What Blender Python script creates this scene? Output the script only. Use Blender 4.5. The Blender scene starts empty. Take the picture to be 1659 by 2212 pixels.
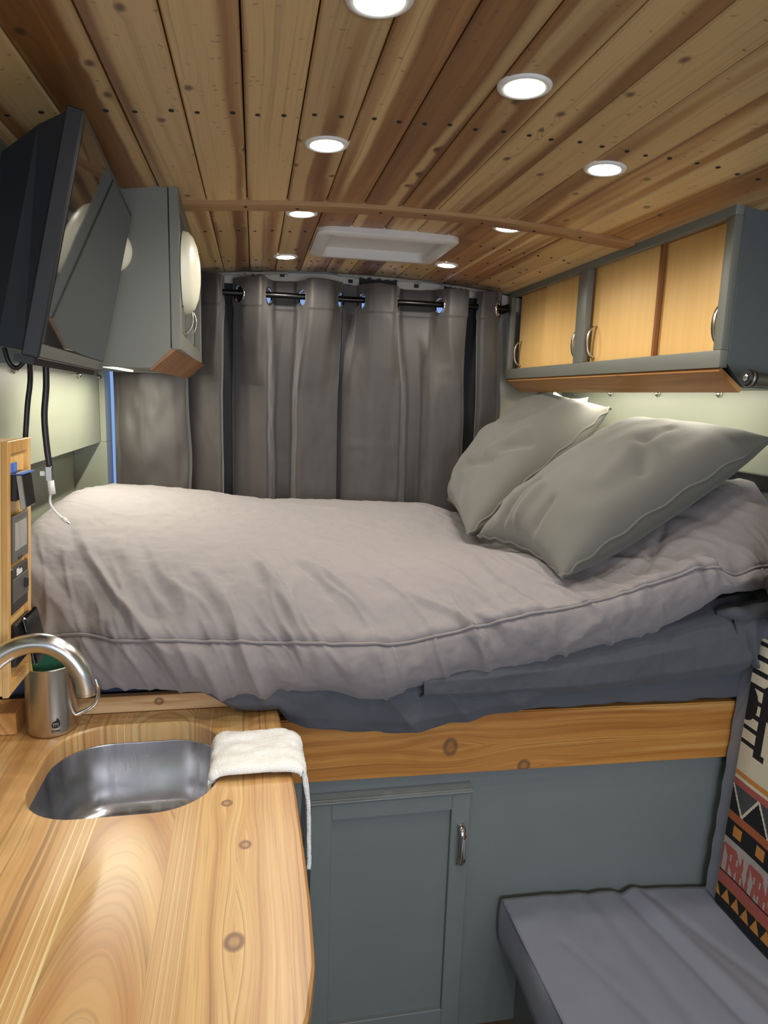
import bpy, bmesh, math, random
import numpy as np
from mathutils import Vector, Matrix
random.seed(7)
SC = bpy.context.scene
COL = SC.collection

# ------------------------------------------------------------------ camera
YAW, PITCH, ROLL = math.radians(11.0558), math.radians(9.7476), math.radians(1.8)
def cam_setup():
    cd = bpy.data.cameras.new('camera'); co = bpy.data.objects.new('camera', cd); COL.objects.link(co)
    F = Vector((math.sin(YAW)*math.cos(PITCH), math.cos(YAW)*math.cos(PITCH), -math.sin(PITCH)))
    R0 = Vector((math.cos(YAW), -math.sin(YAW), 0)); U0 = R0.cross(F)
    R = math.cos(ROLL)*R0 + math.sin(ROLL)*U0
    U = math.cos(ROLL)*U0 - math.sin(ROLL)*R0
    m = Matrix(((R.x, U.x, -F.x, 0), (R.y, U.y, -F.y, 0), (R.z, U.z, -F.z, 1.60), (0, 0, 0, 1)))
    co.matrix_world = m
    cd.sensor_fit = 'HORIZONTAL'; cd.sensor_width = 36.0; cd.lens = 1450/1659*36.0
    cd.clip_start = 0.02
    SC.camera = co
cam_setup()

# ------------------------------------------------------------------ world, lights, exposure
wd = bpy.data.worlds.new('sky'); SC.world = wd; wd.use_nodes = True
bg = wd.node_tree.nodes['Background']
bg.inputs[0].default_value = (0.30, 0.50, 1.0, 1); bg.inputs[1].default_value = 0.7
SC.view_settings.view_transform = 'Standard'
SC.view_settings.look = 'None'
SC.view_settings.gamma = 1.0
SC.view_settings.use_curve_mapping = False
SC.view_settings.exposure = 0.33

def area(name, loc, aim, size, size_y, power, color, shape='RECTANGLE', ax=0):
    ld = bpy.data.lights.new(name, 'AREA'); ld.shape = shape
    ld.size = size; ld.size_y = size_y; ld.energy = power; ld.color = color
    lo = bpy.data.objects.new(name, ld); COL.objects.link(lo)
    lo.location = loc
    lo.rotation_euler = (Vector(aim)-Vector(loc)).to_track_quat('-Z', 'Y').to_euler()
    if ax: lo.rotation_euler[2] += math.radians(ax)
    return lo
# daylight through the windscreen and the front side windows, behind the camera
area('windscreen_daylight', (0.45, -1.55, 1.30), (0.55, 1.5, 0.7), 1.4, 0.7, 25, (0.84, 0.90, 1.0))
# LED strips beneath the two wall cabinets
area('led_strip_light', (1.12, 1.98, 1.6395), (1.20, 1.98, 1.3), 1.0, 0.012, 3.0, (1.0, 0.95, 0.78))
area('led_strip_light', (-0.40, 2.02, 1.652), (-0.45, 1.80, 1.3), 0.7, 0.012, 4.2, (1.0, 0.95, 0.78))

# ------------------------------------------------------------------ helpers
for _o in [o for o in COL.objects if o.name.startswith('led_strip_light')]:
    d = Vector((0.25 if _o.location.x > 0 else .10, 0, -1)).normalized(); xx = Vector((0, 1, 0)); yy = (-d).cross(xx)
    _m = Matrix((xx, yy, -d)).transposed().to_4x4(); _m.translation = _o.location.copy(); _o.matrix_world = _m
def prop(o, label=None, cat=None, group=None, kind=None):
    if label: o['label'] = label
    if cat: o['category'] = cat
    if group: o['group'] = group
    if kind: o['kind'] = kind
    return o
def thing(name, label, cat, loc=(0, 0, 0), group=None):
    o = bpy.data.objects.new(name, None); COL.objects.link(o)
    o.empty_display_size = 0.05
    o.location = loc
    return prop(o, label, cat, group)
def wloc(o):
    v = Vector(o.location)
    while o.parent: o = o.parent; v = v+Vector(o.location)
    return v
def obj(name, bm, mat, parent=None, label=None, smooth=False, origin=None, autos=None):
    """link bm (world coordinates) as one mesh object"""
    me = bpy.data.meshes.new(name)
    if origin is None:
        if parent is None:
            cs = [v.co for v in bm.verts]
            origin = Vector(((min(c.x for c in cs)+max(c.x for c in cs))/2, (min(c.y for c in cs)+max(c.y for c in cs))/2, min(c.z for c in cs)))
        else: origin = wloc(parent)
    origin = Vector(origin)
    bmesh.ops.translate(bm, verts=bm.verts, vec=-origin)
    bm.normal_update()
    bm.to_mesh(me); bm.free()
    o = bpy.data.objects.new(name, me); COL.objects.link(o)
    if parent is not None:
        o.parent = parent; o.location = origin-wloc(parent)
    else: o.location = origin
    me.materials.append(mat)
    if smooth or autos is not None:
        me.polygons.foreach_set('use_smooth', [True]*len(me.polygons))
        if autos is not None: me.set_sharp_from_angle(angle=math.radians(autos))
    if label: o['label'] = label
    return o
def B(): return bmesh.new()
def box(bm, x0, x1, y0, y1, z0, z1, bev=0.0, seg=1):
    vs = [bm.verts.new((x, y, z)) for x in (x0, x1) for y in (y0, y1) for z in (z0, z1)]
    fs = [(0, 1, 3, 2), (4, 6, 7, 5), (0, 4, 5, 1), (2, 3, 7, 6), (0, 2, 6, 4), (1, 5, 7, 3)]
    F = [bm.faces.new([vs[i] for i in f]) for f in fs]
    if bev > 0:
        es = {e for f in F for e in f.edges}
        bmesh.ops.bevel(bm, geom=list(es), offset=bev, segments=seg, affect='EDGES', profile=0.5)
    return bm
def bx(*a, **k): return box(B(), *a, **k)
def hexa(bm, pts, bev=0.0, seg=1):
    """8 points ordered like box()"""
    vs = [bm.verts.new(p) for p in pts]
    fs = [(0, 1, 3, 2), (4, 6, 7, 5), (0, 4, 5, 1), (2, 3, 7, 6), (0, 2, 6, 4), (1, 5, 7, 3)]
    F = [bm.faces.new([vs[i] for i in f]) for f in fs]
    if bev > 0:
        es = {e for f in F for e in f.edges}
        bmesh.ops.bevel(bm, geom=list(es), offset=bev, segments=seg, affect='EDGES')
    return bm
def prism(bm, pts, axis, a0, a1, bev=0.0):
    """extrude a 2D polygon along axis; pts are the other two coordinates in order"""
    def mk(p, a):
        if axis == 'Y': return (p[0], a, p[1])
        if axis == 'X': return (a, p[0], p[1])
        return (p[0], p[1], a)
    A = [bm.verts.new(mk(p, a0)) for p in pts]; C = [bm.verts.new(mk(p, a1)) for p in pts]
    n = len(pts); F = [bm.faces.new(A), bm.faces.new(C[::-1])]
    for i in range(n): F.append(bm.faces.new((A[i], C[i], C[(i+1) % n], A[(i+1) % n])))
    bmesh.ops.recalc_face_normals(bm, faces=F)
    if bev > 0:
        es = {e for f in F for e in f.edges}
        bmesh.ops.bevel(bm, geom=list(es), offset=bev, segments=1, affect='EDGES')
    return bm
def tube(bm, pts, r, n=10, cap=True, closed=False):
    pts = [Vector(p) for p in pts]; rs = r if isinstance(r, (list, tuple)) else [r]*len(pts)
    t0 = (pts[1]-pts[0]).normalized()
    up = Vector((0, 0, 1)) if abs(t0.z) < .9 else Vector((1, 0, 0))
    nrm = t0.cross(up).normalized(); rings = []; m = len(pts)
    for i, p in enumerate(pts):
        if closed: t = (pts[(i+1) % m]-pts[i-1]).normalized()
        else: t = (pts[min(i+1, m-1)]-pts[max(i-1, 0)]).normalized()
        nrm = (nrm-t*nrm.dot(t)).normalized(); b = t.cross(nrm)
        rings.append([bm.verts.new(p+rs[i]*(math.cos(a)*nrm+math.sin(a)*b)) for a in [2*math.pi*k/n for k in range(n)]])
    for i in range(m if closed else m-1):
        A, C = rings[i], rings[(i+1) % m]
        for k in range(n): bm.faces.new((A[k], A[(k+1) % n], C[(k+1) % n], C[k]))
    if cap and not closed:
        bm.faces.new(rings[0][::-1]); bm.faces.new(rings[-1])
    return bm
def lathe(bm, prof, c, axis=(0, 0, 1), n=32):
    """prof: list of (radius, height) along axis"""
    q = Vector((0, 0, 1)).rotation_difference(Vector(axis)); c = Vector(c); rings = []
    for r, h in prof:
        if r < 1e-6: rings.append([bm.verts.new(c+q@Vector((0, 0, h)))])
        else: rings.append([bm.verts.new(c+q@Vector((r*math.cos(2*math.pi*k/n), r*math.sin(2*math.pi*k/n), h))) for k in range(n)])
    for A, C in zip(rings, rings[1:]):
        for k in range(n):
            a = [A[0]] if len(A) == 1 else [A[k], A[(k+1) % n]]
            b = [C[0]] if len(C) == 1 else [C[(k+1) % n], C[k]]
            if len(a)+len(b) > 2: bm.faces.new(a+b)
    bmesh.ops.recalc_face_normals(bm, faces=bm.faces)
    return bm
def spline(pts, per=8, closed=False):
    P = [Vector(p) for p in pts]; out = []
    n = len(P)
    for i in range(n if closed else n-1):
        if closed: a, b, c, d = P[i-1], P[i], P[(i+1) % n], P[(i+2) % n]
        else: a, b, c, d = P[max(i-1, 0)], P[i], P[i+1], P[min(i+2, n-1)]
        for k in range(per):
            t = k/per
            out.append(0.5*((2*b)+(-a+c)*t+(2*a-5*b+4*c-d)*t*t+(-a+3*b-3*c+d)*t**3))
    if not closed: out.append(P[-1])
    return out
# value noise on numpy arrays
_rng = np.random.RandomState(3); _T = _rng.rand(256, 256)
def vn(x, y, s=0):
    x = x+s*17.3; y = y+s*9.7
    xi = np.floor(x).astype(int); yi = np.floor(y).astype(int)
    fx = x-xi; fy = y-yi
    fx = fx*fx*fx*(fx*(fx*6-15)+10); fy = fy*fy*fy*(fy*(fy*6-15)+10)
    g = lambda a, b: _T[a % 256, b % 256]
    return ((g(xi, yi)*(1-fx)+g(xi+1, yi)*fx)*(1-fy)+(g(xi, yi+1)*(1-fx)+g(xi+1, yi+1)*fx)*fy)*2-1
def fbm(x, y, s=0, o=3): return sum(vn(x*2**i, y*2**i, s+i)*.5**i for i in range(o))
def ridge(x, y, s=0): return 1-np.abs(vn(x, y, s))*2
def grid_bm(P, wrap=False, mask=None):
    """P: (n, m, 3) array"""
    bm = B(); n, m = P.shape[:2]
    V = [[bm.verts.new(P[i, j]) for j in range(m)] for i in range(n)]
    for i in range(n-1):
        for j in range(m-1):
            if mask is not None and mask[i, j]: continue
            bm.faces.new((V[i][j], V[i+1][j], V[i+1][j+1], V[i][j+1]))
    if mask is not None:
        bmesh.ops.delete(bm, geom=[v for v in bm.verts if not v.link_faces], context='VERTS')
    return bm
def gnormals(P):
    du = np.gradient(P, axis=0); dv = np.gradient(P, axis=1)
    N = np.cross(du, dv); N /= np.linalg.norm(N, axis=2, keepdims=True)+1e-12
    return N
def solidify(o, t, off=-1):
    m = o.modifiers.new('thickness', 'SOLIDIFY'); m.thickness = t; m.offset = off
def copyof(o, loc, parent=None):
    c = o.copy(); COL.objects.link(c); c.parent = parent; c.location = loc
    return c

# ------------------------------------------------------------------ materials
class NT:
    def __init__(s, name):
        s.m = bpy.data.materials.new(name); s.m.use_nodes = True
        s.t = s.m.node_tree; s.b = s.t.nodes['Principled BSDF']
    def n(s, typ, **k):
        x = s.t.nodes.new(typ)
        for a, v in k.items(): setattr(x, a, v)
        return x
    def set(s, sock, v):
        if hasattr(v, 'is_output') or isinstance(v, bpy.types.NodeSocket): s.t.links.new(v, sock)
        else:
            if sock.type in ('RGBA',) and len(v) == 3: v = (*v, 1)
            sock.default_value = v
    def math(s, op, a, b=0.0, c=0.0):
        x = s.n('ShaderNodeMath', operation=op); s.set(x.inputs[0], a); s.set(x.inputs[1], b); s.set(x.inputs[2], c); return x.outputs[0]
    def vec(s, x, y, z=0.0):
        c = s.n('ShaderNodeCombineXYZ'); s.set(c.inputs[0], x); s.set(c.inputs[1], y); s.set(c.inputs[2], z); return c.outputs[0]
    def noise(s, v, scale=1.0, detail=2.0, rough=.5, dist=0.0):
        x = s.n('ShaderNodeTexNoise'); s.set(x.inputs['Vector'], v); x.inputs['Scale'].default_value = scale
        x.inputs['Detail'].default_value = detail; x.inputs['Roughness'].default_value = rough; x.inputs['Distortion'].default_value = dist
        return x.outputs['Fac']
    def rng(s, v, a, b, c=0.0, d=1.0, smooth=True):
        x = s.n('ShaderNodeMapRange'); x.interpolation_type = 'SMOOTHSTEP' if smooth else 'LINEAR'
        s.set(x.inputs[0], v)
        for i, q in enumerate((a, b, c, d)): s.set(x.inputs[i+1], q)
        return x.outputs[0]
    def mix(s, f, a, b, blend='MIX'):
        x = s.n('ShaderNodeMix', data_type='RGBA', blend_type=blend); s.set(x.inputs['Factor'], f)
        s.set(x.inputs[6], a); s.set(x.inputs[7], b); return x.outputs[2]
    def bump(s, h, strength=.3, dist=.002):
        x = s.n('ShaderNodeBump'); x.inputs['Strength'].default_value = strength; x.inputs['Distance'].default_value = dist
        s.set(x.inputs['Height'], h); s.t.links.new(x.outputs[0], s.b.inputs['Normal'])
    def coords(s, kind='Object'):
        tc = s.n('ShaderNodeTexCoord'); return tc.outputs[kind]
    def sep(s, v):
        x = s.n('ShaderNodeSeparateXYZ'); s.set(x.inputs[0], v); return x.outputs
    def base(s, c): s.set(s.b.inputs['Base Color'], c)
    def fin(s, rough=.5, metal=0.0, **k):
        s.set(s.b.inputs['Roughness'], rough); s.b.inputs['Metallic'].default_value = metal
        for a, v in k.items(): s.set(s.b.inputs[a.replace('_', ' ')], v)
        return s.m
def srgb(r, g, b):
    f = lambda c: (c/255/12.92) if c/255 <= .04045 else ((c/255+.055)/1.055)**2.4
    return (f(r), f(g), f(b), 1)

def paint(name, col, rough=.45, var=.08):
    t = NT(name); co = t.coords()
    f = t.noise(co, 6, 3)
    d = tuple(c*(1-var) for c in col[:3])+(1,); l = tuple(min(1, c*(1+var)) for c in col[:3])+(1,)
    t.base(t.mix(f, d, l)); t.bump(t.noise(co, 260, 2), .12, .0006)
    return t.fin(rough)
def fabric(name, col, rough=.85, weave=900, bump=.25, sheen=.25, var=.06, big=.0):
    t = NT(name); co = t.coords()
    f = t.noise(co, 9, 4)
    d = tuple(c*(1-var) for c in col[:3])+(1,); l = tuple(min(1, c*(1+var)) for c in col[:3])+(1,)
    t.base(t.mix(f, d, l))
    h = t.noise(co, weave, 1)
    if big > 0:
        h = t.math('ADD', t.math('MULTIPLY', h, .25), t.math('MULTIPLY', t.noise(co, 24, 5, .6, .8), big))
    t.bump(h, bump, .004 if big > 0 else .002)
    t.b.inputs['Sheen Weight'].default_value = sheen; t.b.inputs['Sheen Roughness'].default_value = .5
    return t.fin(rough)
def metal(name, col, rough=.3, brushed=None, rr=(.9, 1.12)):
    t = NT(name); t.base(col)
    if brushed:
        co = t.coords(); s_ = t.sep(co)
        v = t.vec(t.math('MULTIPLY', s_[0], brushed[0]), t.math('MULTIPLY', s_[1], brushed[1]), t.math('MULTIPLY', s_[2], brushed[2]))
        f = t.noise(v, 1, 3)
        return t.fin(t.rng(f, .2, .8, rough*rr[0], rough*rr[1]), 1.0)
    return t.fin(rough, 1.0)
def plain(name, col, rough=.5, **k):
    t = NT(name); co = t.coords(); f = t.noise(co, 40, 2)
    d = tuple(c*.96 for c in col[:3])+(1,)
    t.base(t.mix(f, d, col)); return t.fin(rough, **k)
def emit(name, col, strength):
    t = NT(name); t.base((1, 1, 1, 1)); t.b.inputs['Emission Color'].default_value = col; t.b.inputs['Emission Strength'].default_value = strength
    return t.fin(.5)
def wood(name, dark, mid, light, knotc=(.10, .045, .02, 1), axis='Y', across='X', knots=None, rknots=True, vary=True,
         rough=.4, coat=0.0, fine=1.0, cathedral=None, boards=None, sap=.5, kdens=1.0, fr=160.0, smear=False, sscale=34.0):
    """cedar: u runs across the grain, v along it"""
    t = NT(name); s_ = t.sep(t.coords()); ix = {'X': 0, 'Y': 1, 'Z': 2}
    u, v = s_[ix[across]], s_[ix[axis]]; w = s_[[i for i in range(3) if i not in (ix[across], ix[axis])][0]]
    if vary: u = t.math('ADD', u, t.math('MULTIPLY', w, .6))
    rnd = 0.0
    if vary:
        oi = t.n('ShaderNodeObjectInfo'); rnd = oi.outputs['Random']
    if boards:
        bi = t.math('FLOOR', t.math('DIVIDE', t.math('ADD', u, boards[0]), boards[1]))
        wn = t.n('ShaderNodeTexWhiteNoise', noise_dimensions='1D'); t.set(wn.inputs['W'], bi); rnd = wn.outputs['Value']
    off = t.math('MULTIPLY', rnd, 23.7)
    uo, vo = t.math('ADD', u, off), t.math('ADD', v, t.math('MULTIPLY', off, 1.7))
    # wavy warp of the grain
    warp = t.math('SUBTRACT', t.noise(t.vec(t.math('MULTIPLY', uo, 5), t.math('MULTIPLY', vo, 1.6)), 1, 3), .5)
    uw = t.math('ADD', uo, t.math('MULTIPLY', warp, .035))
    kmask = None
    if rknots:
        kv = t.vec(t.math('MULTIPLY', t.math('ADD', uo, t.math('MULTIPLY', warp, .02)), 13), t.math('MULTIPLY', vo, (9.0 if smear else 4.2)*kdens))
        vo_ = t.n('ShaderNodeTexVoronoi', voronoi_dimensions='2D'); t.set(vo_.inputs['Vector'], kv); vo_.inputs['Scale'].default_value = 1
        d = vo_.outputs['Distance']; cr = t.sep(vo_.outputs['Color'])[0]
        present = t.math('GREATER_THAN', cr, .80 if smear else .55)
        kmask = t.math('MULTIPLY', t.rng(d, .03, .13 if smear else .10, 1, 0), present)
        halo = t.math('MULTIPLY', t.rng(d, .0, .30, 1, 0), present)
        uw = t.math('ADD', uw, t.math('MULTIPLY', halo, .010))
    for (ku, kv_, kr, ka) in (knots or []):
        du = t.math('DIVIDE', t.math('SUBTRACT', u, ku), kr); dv = t.math('DIVIDE', t.math('SUBTRACT', v, kv_), kr*ka)
        d2 = t.math('ADD', t.math('MULTIPLY', du, du), t.math('MULTIPLY', dv, dv))
        core = t.math('MULTIPLY', t.rng(d2, .8, 2.0, 1, 0), t.rng(d2, .0, .7, .45, 1))
        kmask = core if kmask is None else t.math('MAXIMUM', kmask, core)
        dv2 = t.math('DIVIDE', dv, 2.6)
        e2 = t.math('ADD', t.math('MULTIPLY', du, du), t.math('MULTIPLY', dv2, dv2))
        g = t.math('POWER', 2.718, t.math('MULTIPLY', e2, -.16))
        # push the grain sideways around the knot: lines bow outwards on both sides
        sg = t.math('SIGN', t.math('SUBTRACT', u, ku))
        uw = t.math('SUBTRACT', uw, t.math('MULTIPLY', t.math('MULTIPLY', g, kr*1.5), sg))
    if cathedral:
        cu, cv, rat, half = cathedral
        du = t.math('SUBTRACT', u, cu); dv = t.math('MULTIPLY', t.math('SUBTRACT', v, cv), rat)
        r_ = t.math('SQRT', t.math('ADD', t.math('MULTIPLY', du, du), t.math('MULTIPLY', dv, dv)))
        m_ = t.rng(t.math('ABSOLUTE', du), half*.7, half*1.2, 1, 0)
        uw2 = t.math('ADD', r_, t.math('MULTIPLY', warp, .02))
        uw = t.math('ADD', t.math('MULTIPLY', uw2, m_), t.math('MULTIPLY', uw, t.math('SUBTRACT', 1, m_)))
    streak = t.noise(t.vec(t.math('MULTIPLY', uw, sscale), t.math('MULTIPLY', vo, .7), off), 1, 3, .6)
    ring = t.noise(t.vec(t.math('MULTIPLY', uw, fr), t.math('MULTIPLY', vo, .9), off), 1, 2, .6)
    fineg = t.noise(t.vec(t.math('MULTIPLY', uw, 600), t.math('MULTIPLY', vo, 9), off), 1, 2)
    sapn = t.noise(t.vec(t.math('MULTIPLY', uw, 13), t.math('MULTIPLY', vo, .35), t.math('ADD', off, 5)), 1, 2)
    c = t.mix(t.rng(streak, .32, .68), dark, mid)
    thr = t.math('SUBTRACT', .62-.12*sap, t.math('MULTIPLY', rnd, .12)) if rnd != 0.0 else .62-.12*sap
    c = t.mix(t.rng(t.math('SUBTRACT', sapn, thr), 0, .10), c, light)
    c = t.mix(t.math('MULTIPLY', t.rng(ring, .50, .75), .42*fine), c, tuple(x*.55 for x in dark[:3])+(1,))
    c = t.mix(t.math('MULTIPLY', t.rng(fineg, .45, .8), .18*fine), c, tuple(x*.5 for x in dark[:3])+(1,))
    if rnd != 0.0:
        c = t.mix(1.0, c, t.mix(t.math('FRACT', t.math('MULTIPLY', rnd, 7.3)), (.78, .74, .70, 1), (1.12, 1.12, 1.10, 1)), 'MULTIPLY')
    if kmask is not None:
        inner = t.noise(t.vec(t.math('MULTIPLY', uo, 90), t.math('MULTIPLY', vo, 90)), 1, 2)
        kc = t.mix(inner, knotc, tuple(min(1, x*2.6) for x in knotc[:3])+(1,))
        c = t.mix(t.math('MULTIPLY', kmask, .88), c, kc)
    if smear:
        v2 = t.n('ShaderNodeTexVoronoi', voronoi_dimensions='2D')
        t.set(v2.inputs['Vector'], t.vec(t.math('MULTIPLY', uo, 8), t.math('ADD', t.math('MULTIPLY', vo, 13), t.math('MULTIPLY', warp, 3))))
        p2 = t.math('GREATER_THAN', t.sep(v2.outputs['Color'])[1], .84)
        c = t.mix(t.math('MULTIPLY', t.math('MULTIPLY', t.rng(v2.outputs['Distance'], .0, .24, 1, 0), p2), t.rng(streak, .35, .6, .2, .75)), c, srgb(92, 62, 44))
    t.base(c); t.bump(ring, .08, .0008)
    t.b.inputs['Coat Weight'].default_value = coat; t.b.inputs['Coat Roughness'].default_value = .28
    return t.fin(rough)

M = {}
M['ceil'] = wood('ceiling_cedar', srgb(130, 87, 49), srgb(174, 127, 77), srgb(214, 182, 130), rough=.42, sap=.9, fine=.7, smear=True, sscale=20.0, knotc=srgb(62, 40, 28))
M['trimw'] = wood('trim_cedar', srgb(144, 100, 62), srgb(168, 124, 80), srgb(186, 148, 100), axis='X', across='Y', rough=.45, rknots=True, kdens=.6)
M['grey'] = paint('grey_cabinet_paint', srgb(113, 115, 106), .42)
M['greydark'] = paint('grey_lower_paint', srgb(120, 126, 124), .42)
M['greylit'] = paint('lit_grey_wall_paint', srgb(146, 150, 134), .40)  # cabinet grey made lighter: the strong light on the walls is in the colour
M['curtain'] = fabric('curtain_fabric', srgb(62, 58, 55), .55, 700, .12, .3)
M['duvet'] = fabric('duvet_cotton', srgb(133, 127, 128), .85, 900, .45, .15, .03, big=.9)
M['pillow'] = fabric('pillow_cotton', srgb(93, 92, 86), .8, 900, .3, .2, .04, big=.5)
M['palepillow'] = fabric('pale_pillow_cotton', srgb(196, 192, 184), .85, 900, .3)
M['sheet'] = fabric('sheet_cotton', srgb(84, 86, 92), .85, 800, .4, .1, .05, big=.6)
M['seat'] = fabric('seat_canvas', srgb(136, 140, 152), .85, 1200, .35, .1, .07, big=.35)
M['steel'] = metal('brushed_steel', (.62, .61, .60, 1), .26, (30, 30, 900))
M['sinksteel'] = metal('sink_steel', (.70, .73, .80, 1), .24, (40, 40, 3), (.8, 1.25))
M['nickel'] = metal('satin_nickel', (.58, .55, .50, 1), .25)
M['chrome'] = metal('chrome', (.8, .8, .8, 1), .08)
M['black'] = plain('black_plastic', (.012, .012, .013, 1), .4)
M['blackmetal'] = metal('black_rod_metal', (.03, .03, .03, 1), .25)
M['blackcloth'] = fabric('black_cloth', (.014, .015, .017, 1), .8, 600, .4, 0)
M['white'] = plain('white_plastic', (.78, .77, .74, 1), .35)
M['vent'] = plain('vent_plastic', (.62, .60, .58, 1), .4)
M['dome'] = plain('cream_dome_plastic', (.80, .78, .62, 1), .4)
M['screen'] = plain('screen_glass', (.006, .006, .007, 1), .04, Specular_IOR_Level=1.0)
M['tvback'] = plain('tv_back_plastic', (.010, .013, .018, 1), .45)
M['maple'] = wood('maple_door', srgb(232, 188, 118), srgb(238, 196, 126), srgb(242, 204, 138), axis='Z', across='Y', rknots=False, vary=False, rough=.36, fine=.06, sap=.3)
M['cedary'] = wood('strip_cedar', srgb(176, 122, 66), srgb(204, 152, 92), srgb(222, 184, 126), across='X', axis='Y', rough=.42)
M['door_edge'] = plain('brown_door_edge', srgb(140, 90, 48), .5)
M['pine'] = wood('box_pine', srgb(206, 158, 92), srgb(220, 176, 110), srgb(230, 192, 130), axis='Z', across='Y', rknots=False, rough=.45, fine=.3)
M['counter'] = wood('counter_cedar', srgb(204, 152, 94), srgb(236, 198, 136), srgb(250, 228, 176), axis='Y', across='X', rough=.36, coat=.35,
                    rknots=False, vary=False, boards=(.085, .16), sap=.35, fr=190.0, fine=2.1,
                    knots=[(-.046, 1.039, .008, 1.0), (-.015, .929, .008, 1.1), (-.026, .746, .011, 1.2), (-.505, .98, .012, 1.2)],
                    cathedral=(-.185, .30, .16, .085))
M['board'] = wood('bed_board_cedar', srgb(176, 112, 48), srgb(206, 146, 74), srgb(224, 176, 104), axis='X', across='Z', rough=.38, rknots=False, vary=False,
                  knots=[(.800, .447, .020, .75), (.738, .633, .014, 1.0)], sap=.3, fine=1.8, fr=200.0)
M['splash'] = wood('splash_cedar', srgb(186, 138, 88), srgb(206, 164, 112), srgb(222, 188, 140), axis='X', across='Z', rough=.42, rknots=False, vary=False,
                   knots=[(.952, -.199, .007, 1.2)], sap=.6, fine=.6)
M['towel'] = fabric('white_terry', (.90, .90, .89, 1), .95, 420, 1.0, .5, .02)
M['lamp'] = emit('lamp_glow', (1.0, .93, .82, 1), 14)
M['tape'] = plain('blue_tape', srgb(88, 128, 214), .6)
M['beam'] = paint('white_beam_paint', srgb(196, 192, 180), .35)
M['dark'] = plain('dark_recess', (.01, .01, .01, 1), .7)
M['green'] = fabric('green_scourer', srgb(28, 84, 62), .95, 500, .9, 0)
M['yellow'] = plain('yellow_foam', srgb(226, 222, 92), .9)
M['lcd'] = plain('grey_lcd', srgb(150, 148, 144), .25)
M['plate'] = plain('dark_plate', srgb(52, 50, 48), .35)
M['platemid'] = plain('grey_plate', srgb(86, 84, 80), .35)
M['textwhite'] = plain('white_print', (.8, .8, .8, 1), .5)
M['floor'] = wood('floor_wood', srgb(90, 74, 60), srgb(110, 92, 76), srgb(126, 108, 90), axis='Y', across='X', vary=False, boards=(0, .15))
t_ = NT('window_glass'); t_.base((1, 1, 1, 1)); t_.b.inputs['Transmission Weight'].default_value = 1.0; M['glass'] = t_.fin(.02)

XL, XR, YB, YF = -.53, 1.27, 2.68, -1.7
def ceilz(x): return 2.047-.10*(x-.36)**2
def zc(x): return ceilz(x)

# ------------------------------------------------------------------ setting
def struct(name, bm, mat, **k):
    o = obj(name, bm, mat, **k); o['kind'] = 'structure'; return o
struct('floor', bx(XL-.12, XR+.05, YF, YB+.05, -.04, 0), M['floor'])
# left wall: flush upper panel, recess below a ledge
b = B()
box(b, XL-.12, XL, YF, 2.60, 1.413, 2.08)
box(b, XL-.12, XL-.09, YF, 2.60, 0, 1.413)
struct('wall_left', b, M['greylit'])
struct('trim_1', bx(XL-.09, XL+.020, 2.50, 2.60, 0, 1.413, bev=.001), M['greylit'])
struct('trim_4', bx(XL+.0005, XL+.020, 2.50, 2.60, 1.4135, 1.66, bev=.001), M['greylit'])
b = B(); prism(b, [(XL+.0005, 1.86), (XL+.0005, 2.06), (-.40, 2.06), (-.40, 1.985)], 'Y', YF, 1.55)
struct('trim_2', b, M['grey'])
struct('wall_right', bx(XR, XR+.05, YF, YB+.05, 0, 2.08), M['greylit'])
# back wall with two door windows behind the curtains
b = B()
box(b, XL-.12, XR+.05, YB, YB+.05, 0, 1.15); box(b, XL-.12, XR+.05, YB, YB+.05, 1.985, 2.08)
box(b, XL-.12, XL-.02, YB, YB+.05, 1.15, 1.985); box(b, .86, XR+.05, YB, YB+.05, 1.15, 1.985); box(b, .33, .41, YB, YB+.05, 1.15, 1.985)
struct('wall_back', b, M['beam'])
for i, (a, c) in enumerate(((XL-.02, .33), (.41, .86))):
    struct('window_%d' % (i+1), bx(a, c, YB+.02, YB+.026, 1.15, 1.985), M['glass'])
# front: wall below and above the windscreen opening
b = B(); box(b, XL-.12, XR+.05, YF-.04, YF, 0, .95); box(b, XL-.12, XR+.05, YF-.04, YF, 1.8, 2.08)
struct('wall_front', b, M['greylit'])
# metal beam across the top of the rear doors, with slots
beam = prop(bpy.data.objects.new('trim_3', None), kind='structure'); COL.objects.link(beam); beam.location = (.36, 2.62, 1.98)
n = 48; b = B(); pr = []
for i in range(n+1):
    x = -.50+(1.72)*i/n; z1 = zc(x)-.006; z0 = 1.972+(zc(x)-2.047)*.6
    pr.append([b.verts.new((x, y, z)) for y, z in ((2.60, z0), (2.595, z0+.02), (2.60, z1), (2.67, z1), (2.67, z0))])
for p, q in zip(pr, pr[1:]):
    for k in range(5): b.faces.new((p[k], p[(k+1) % 5], q[(k+1) % 5], q[k]))
b.faces.new(pr[0]); b.faces.new(pr[-1][::-1])
bmesh.ops.recalc_face_normals(b, faces=b.faces)
obj('beam_plate', b, M['beam'], beam)
obj('opening', bx(.385, .528, 2.588, 2.60, 1.985, 2.036), M['dark'], beam)
for x, z in ((-.015, 2.024), (.10, 2.027), (.352, 2.020), (.605, 2.018), (.800, 2.008), (.86, 1.995)):
    obj('slot', bx(x-.008, x+.008, 2.5885, 2.60, z-.006, z+.006), M['dark'], beam)
for x in (.015, .735):
    obj('grommet_hole', lathe(B(), [(.0, 0), (.02, 0), (.02, .01), (0, .01)], (x, 2.5885, 2.022), (0, 1, 0), 20), M['dark'], beam)
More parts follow.
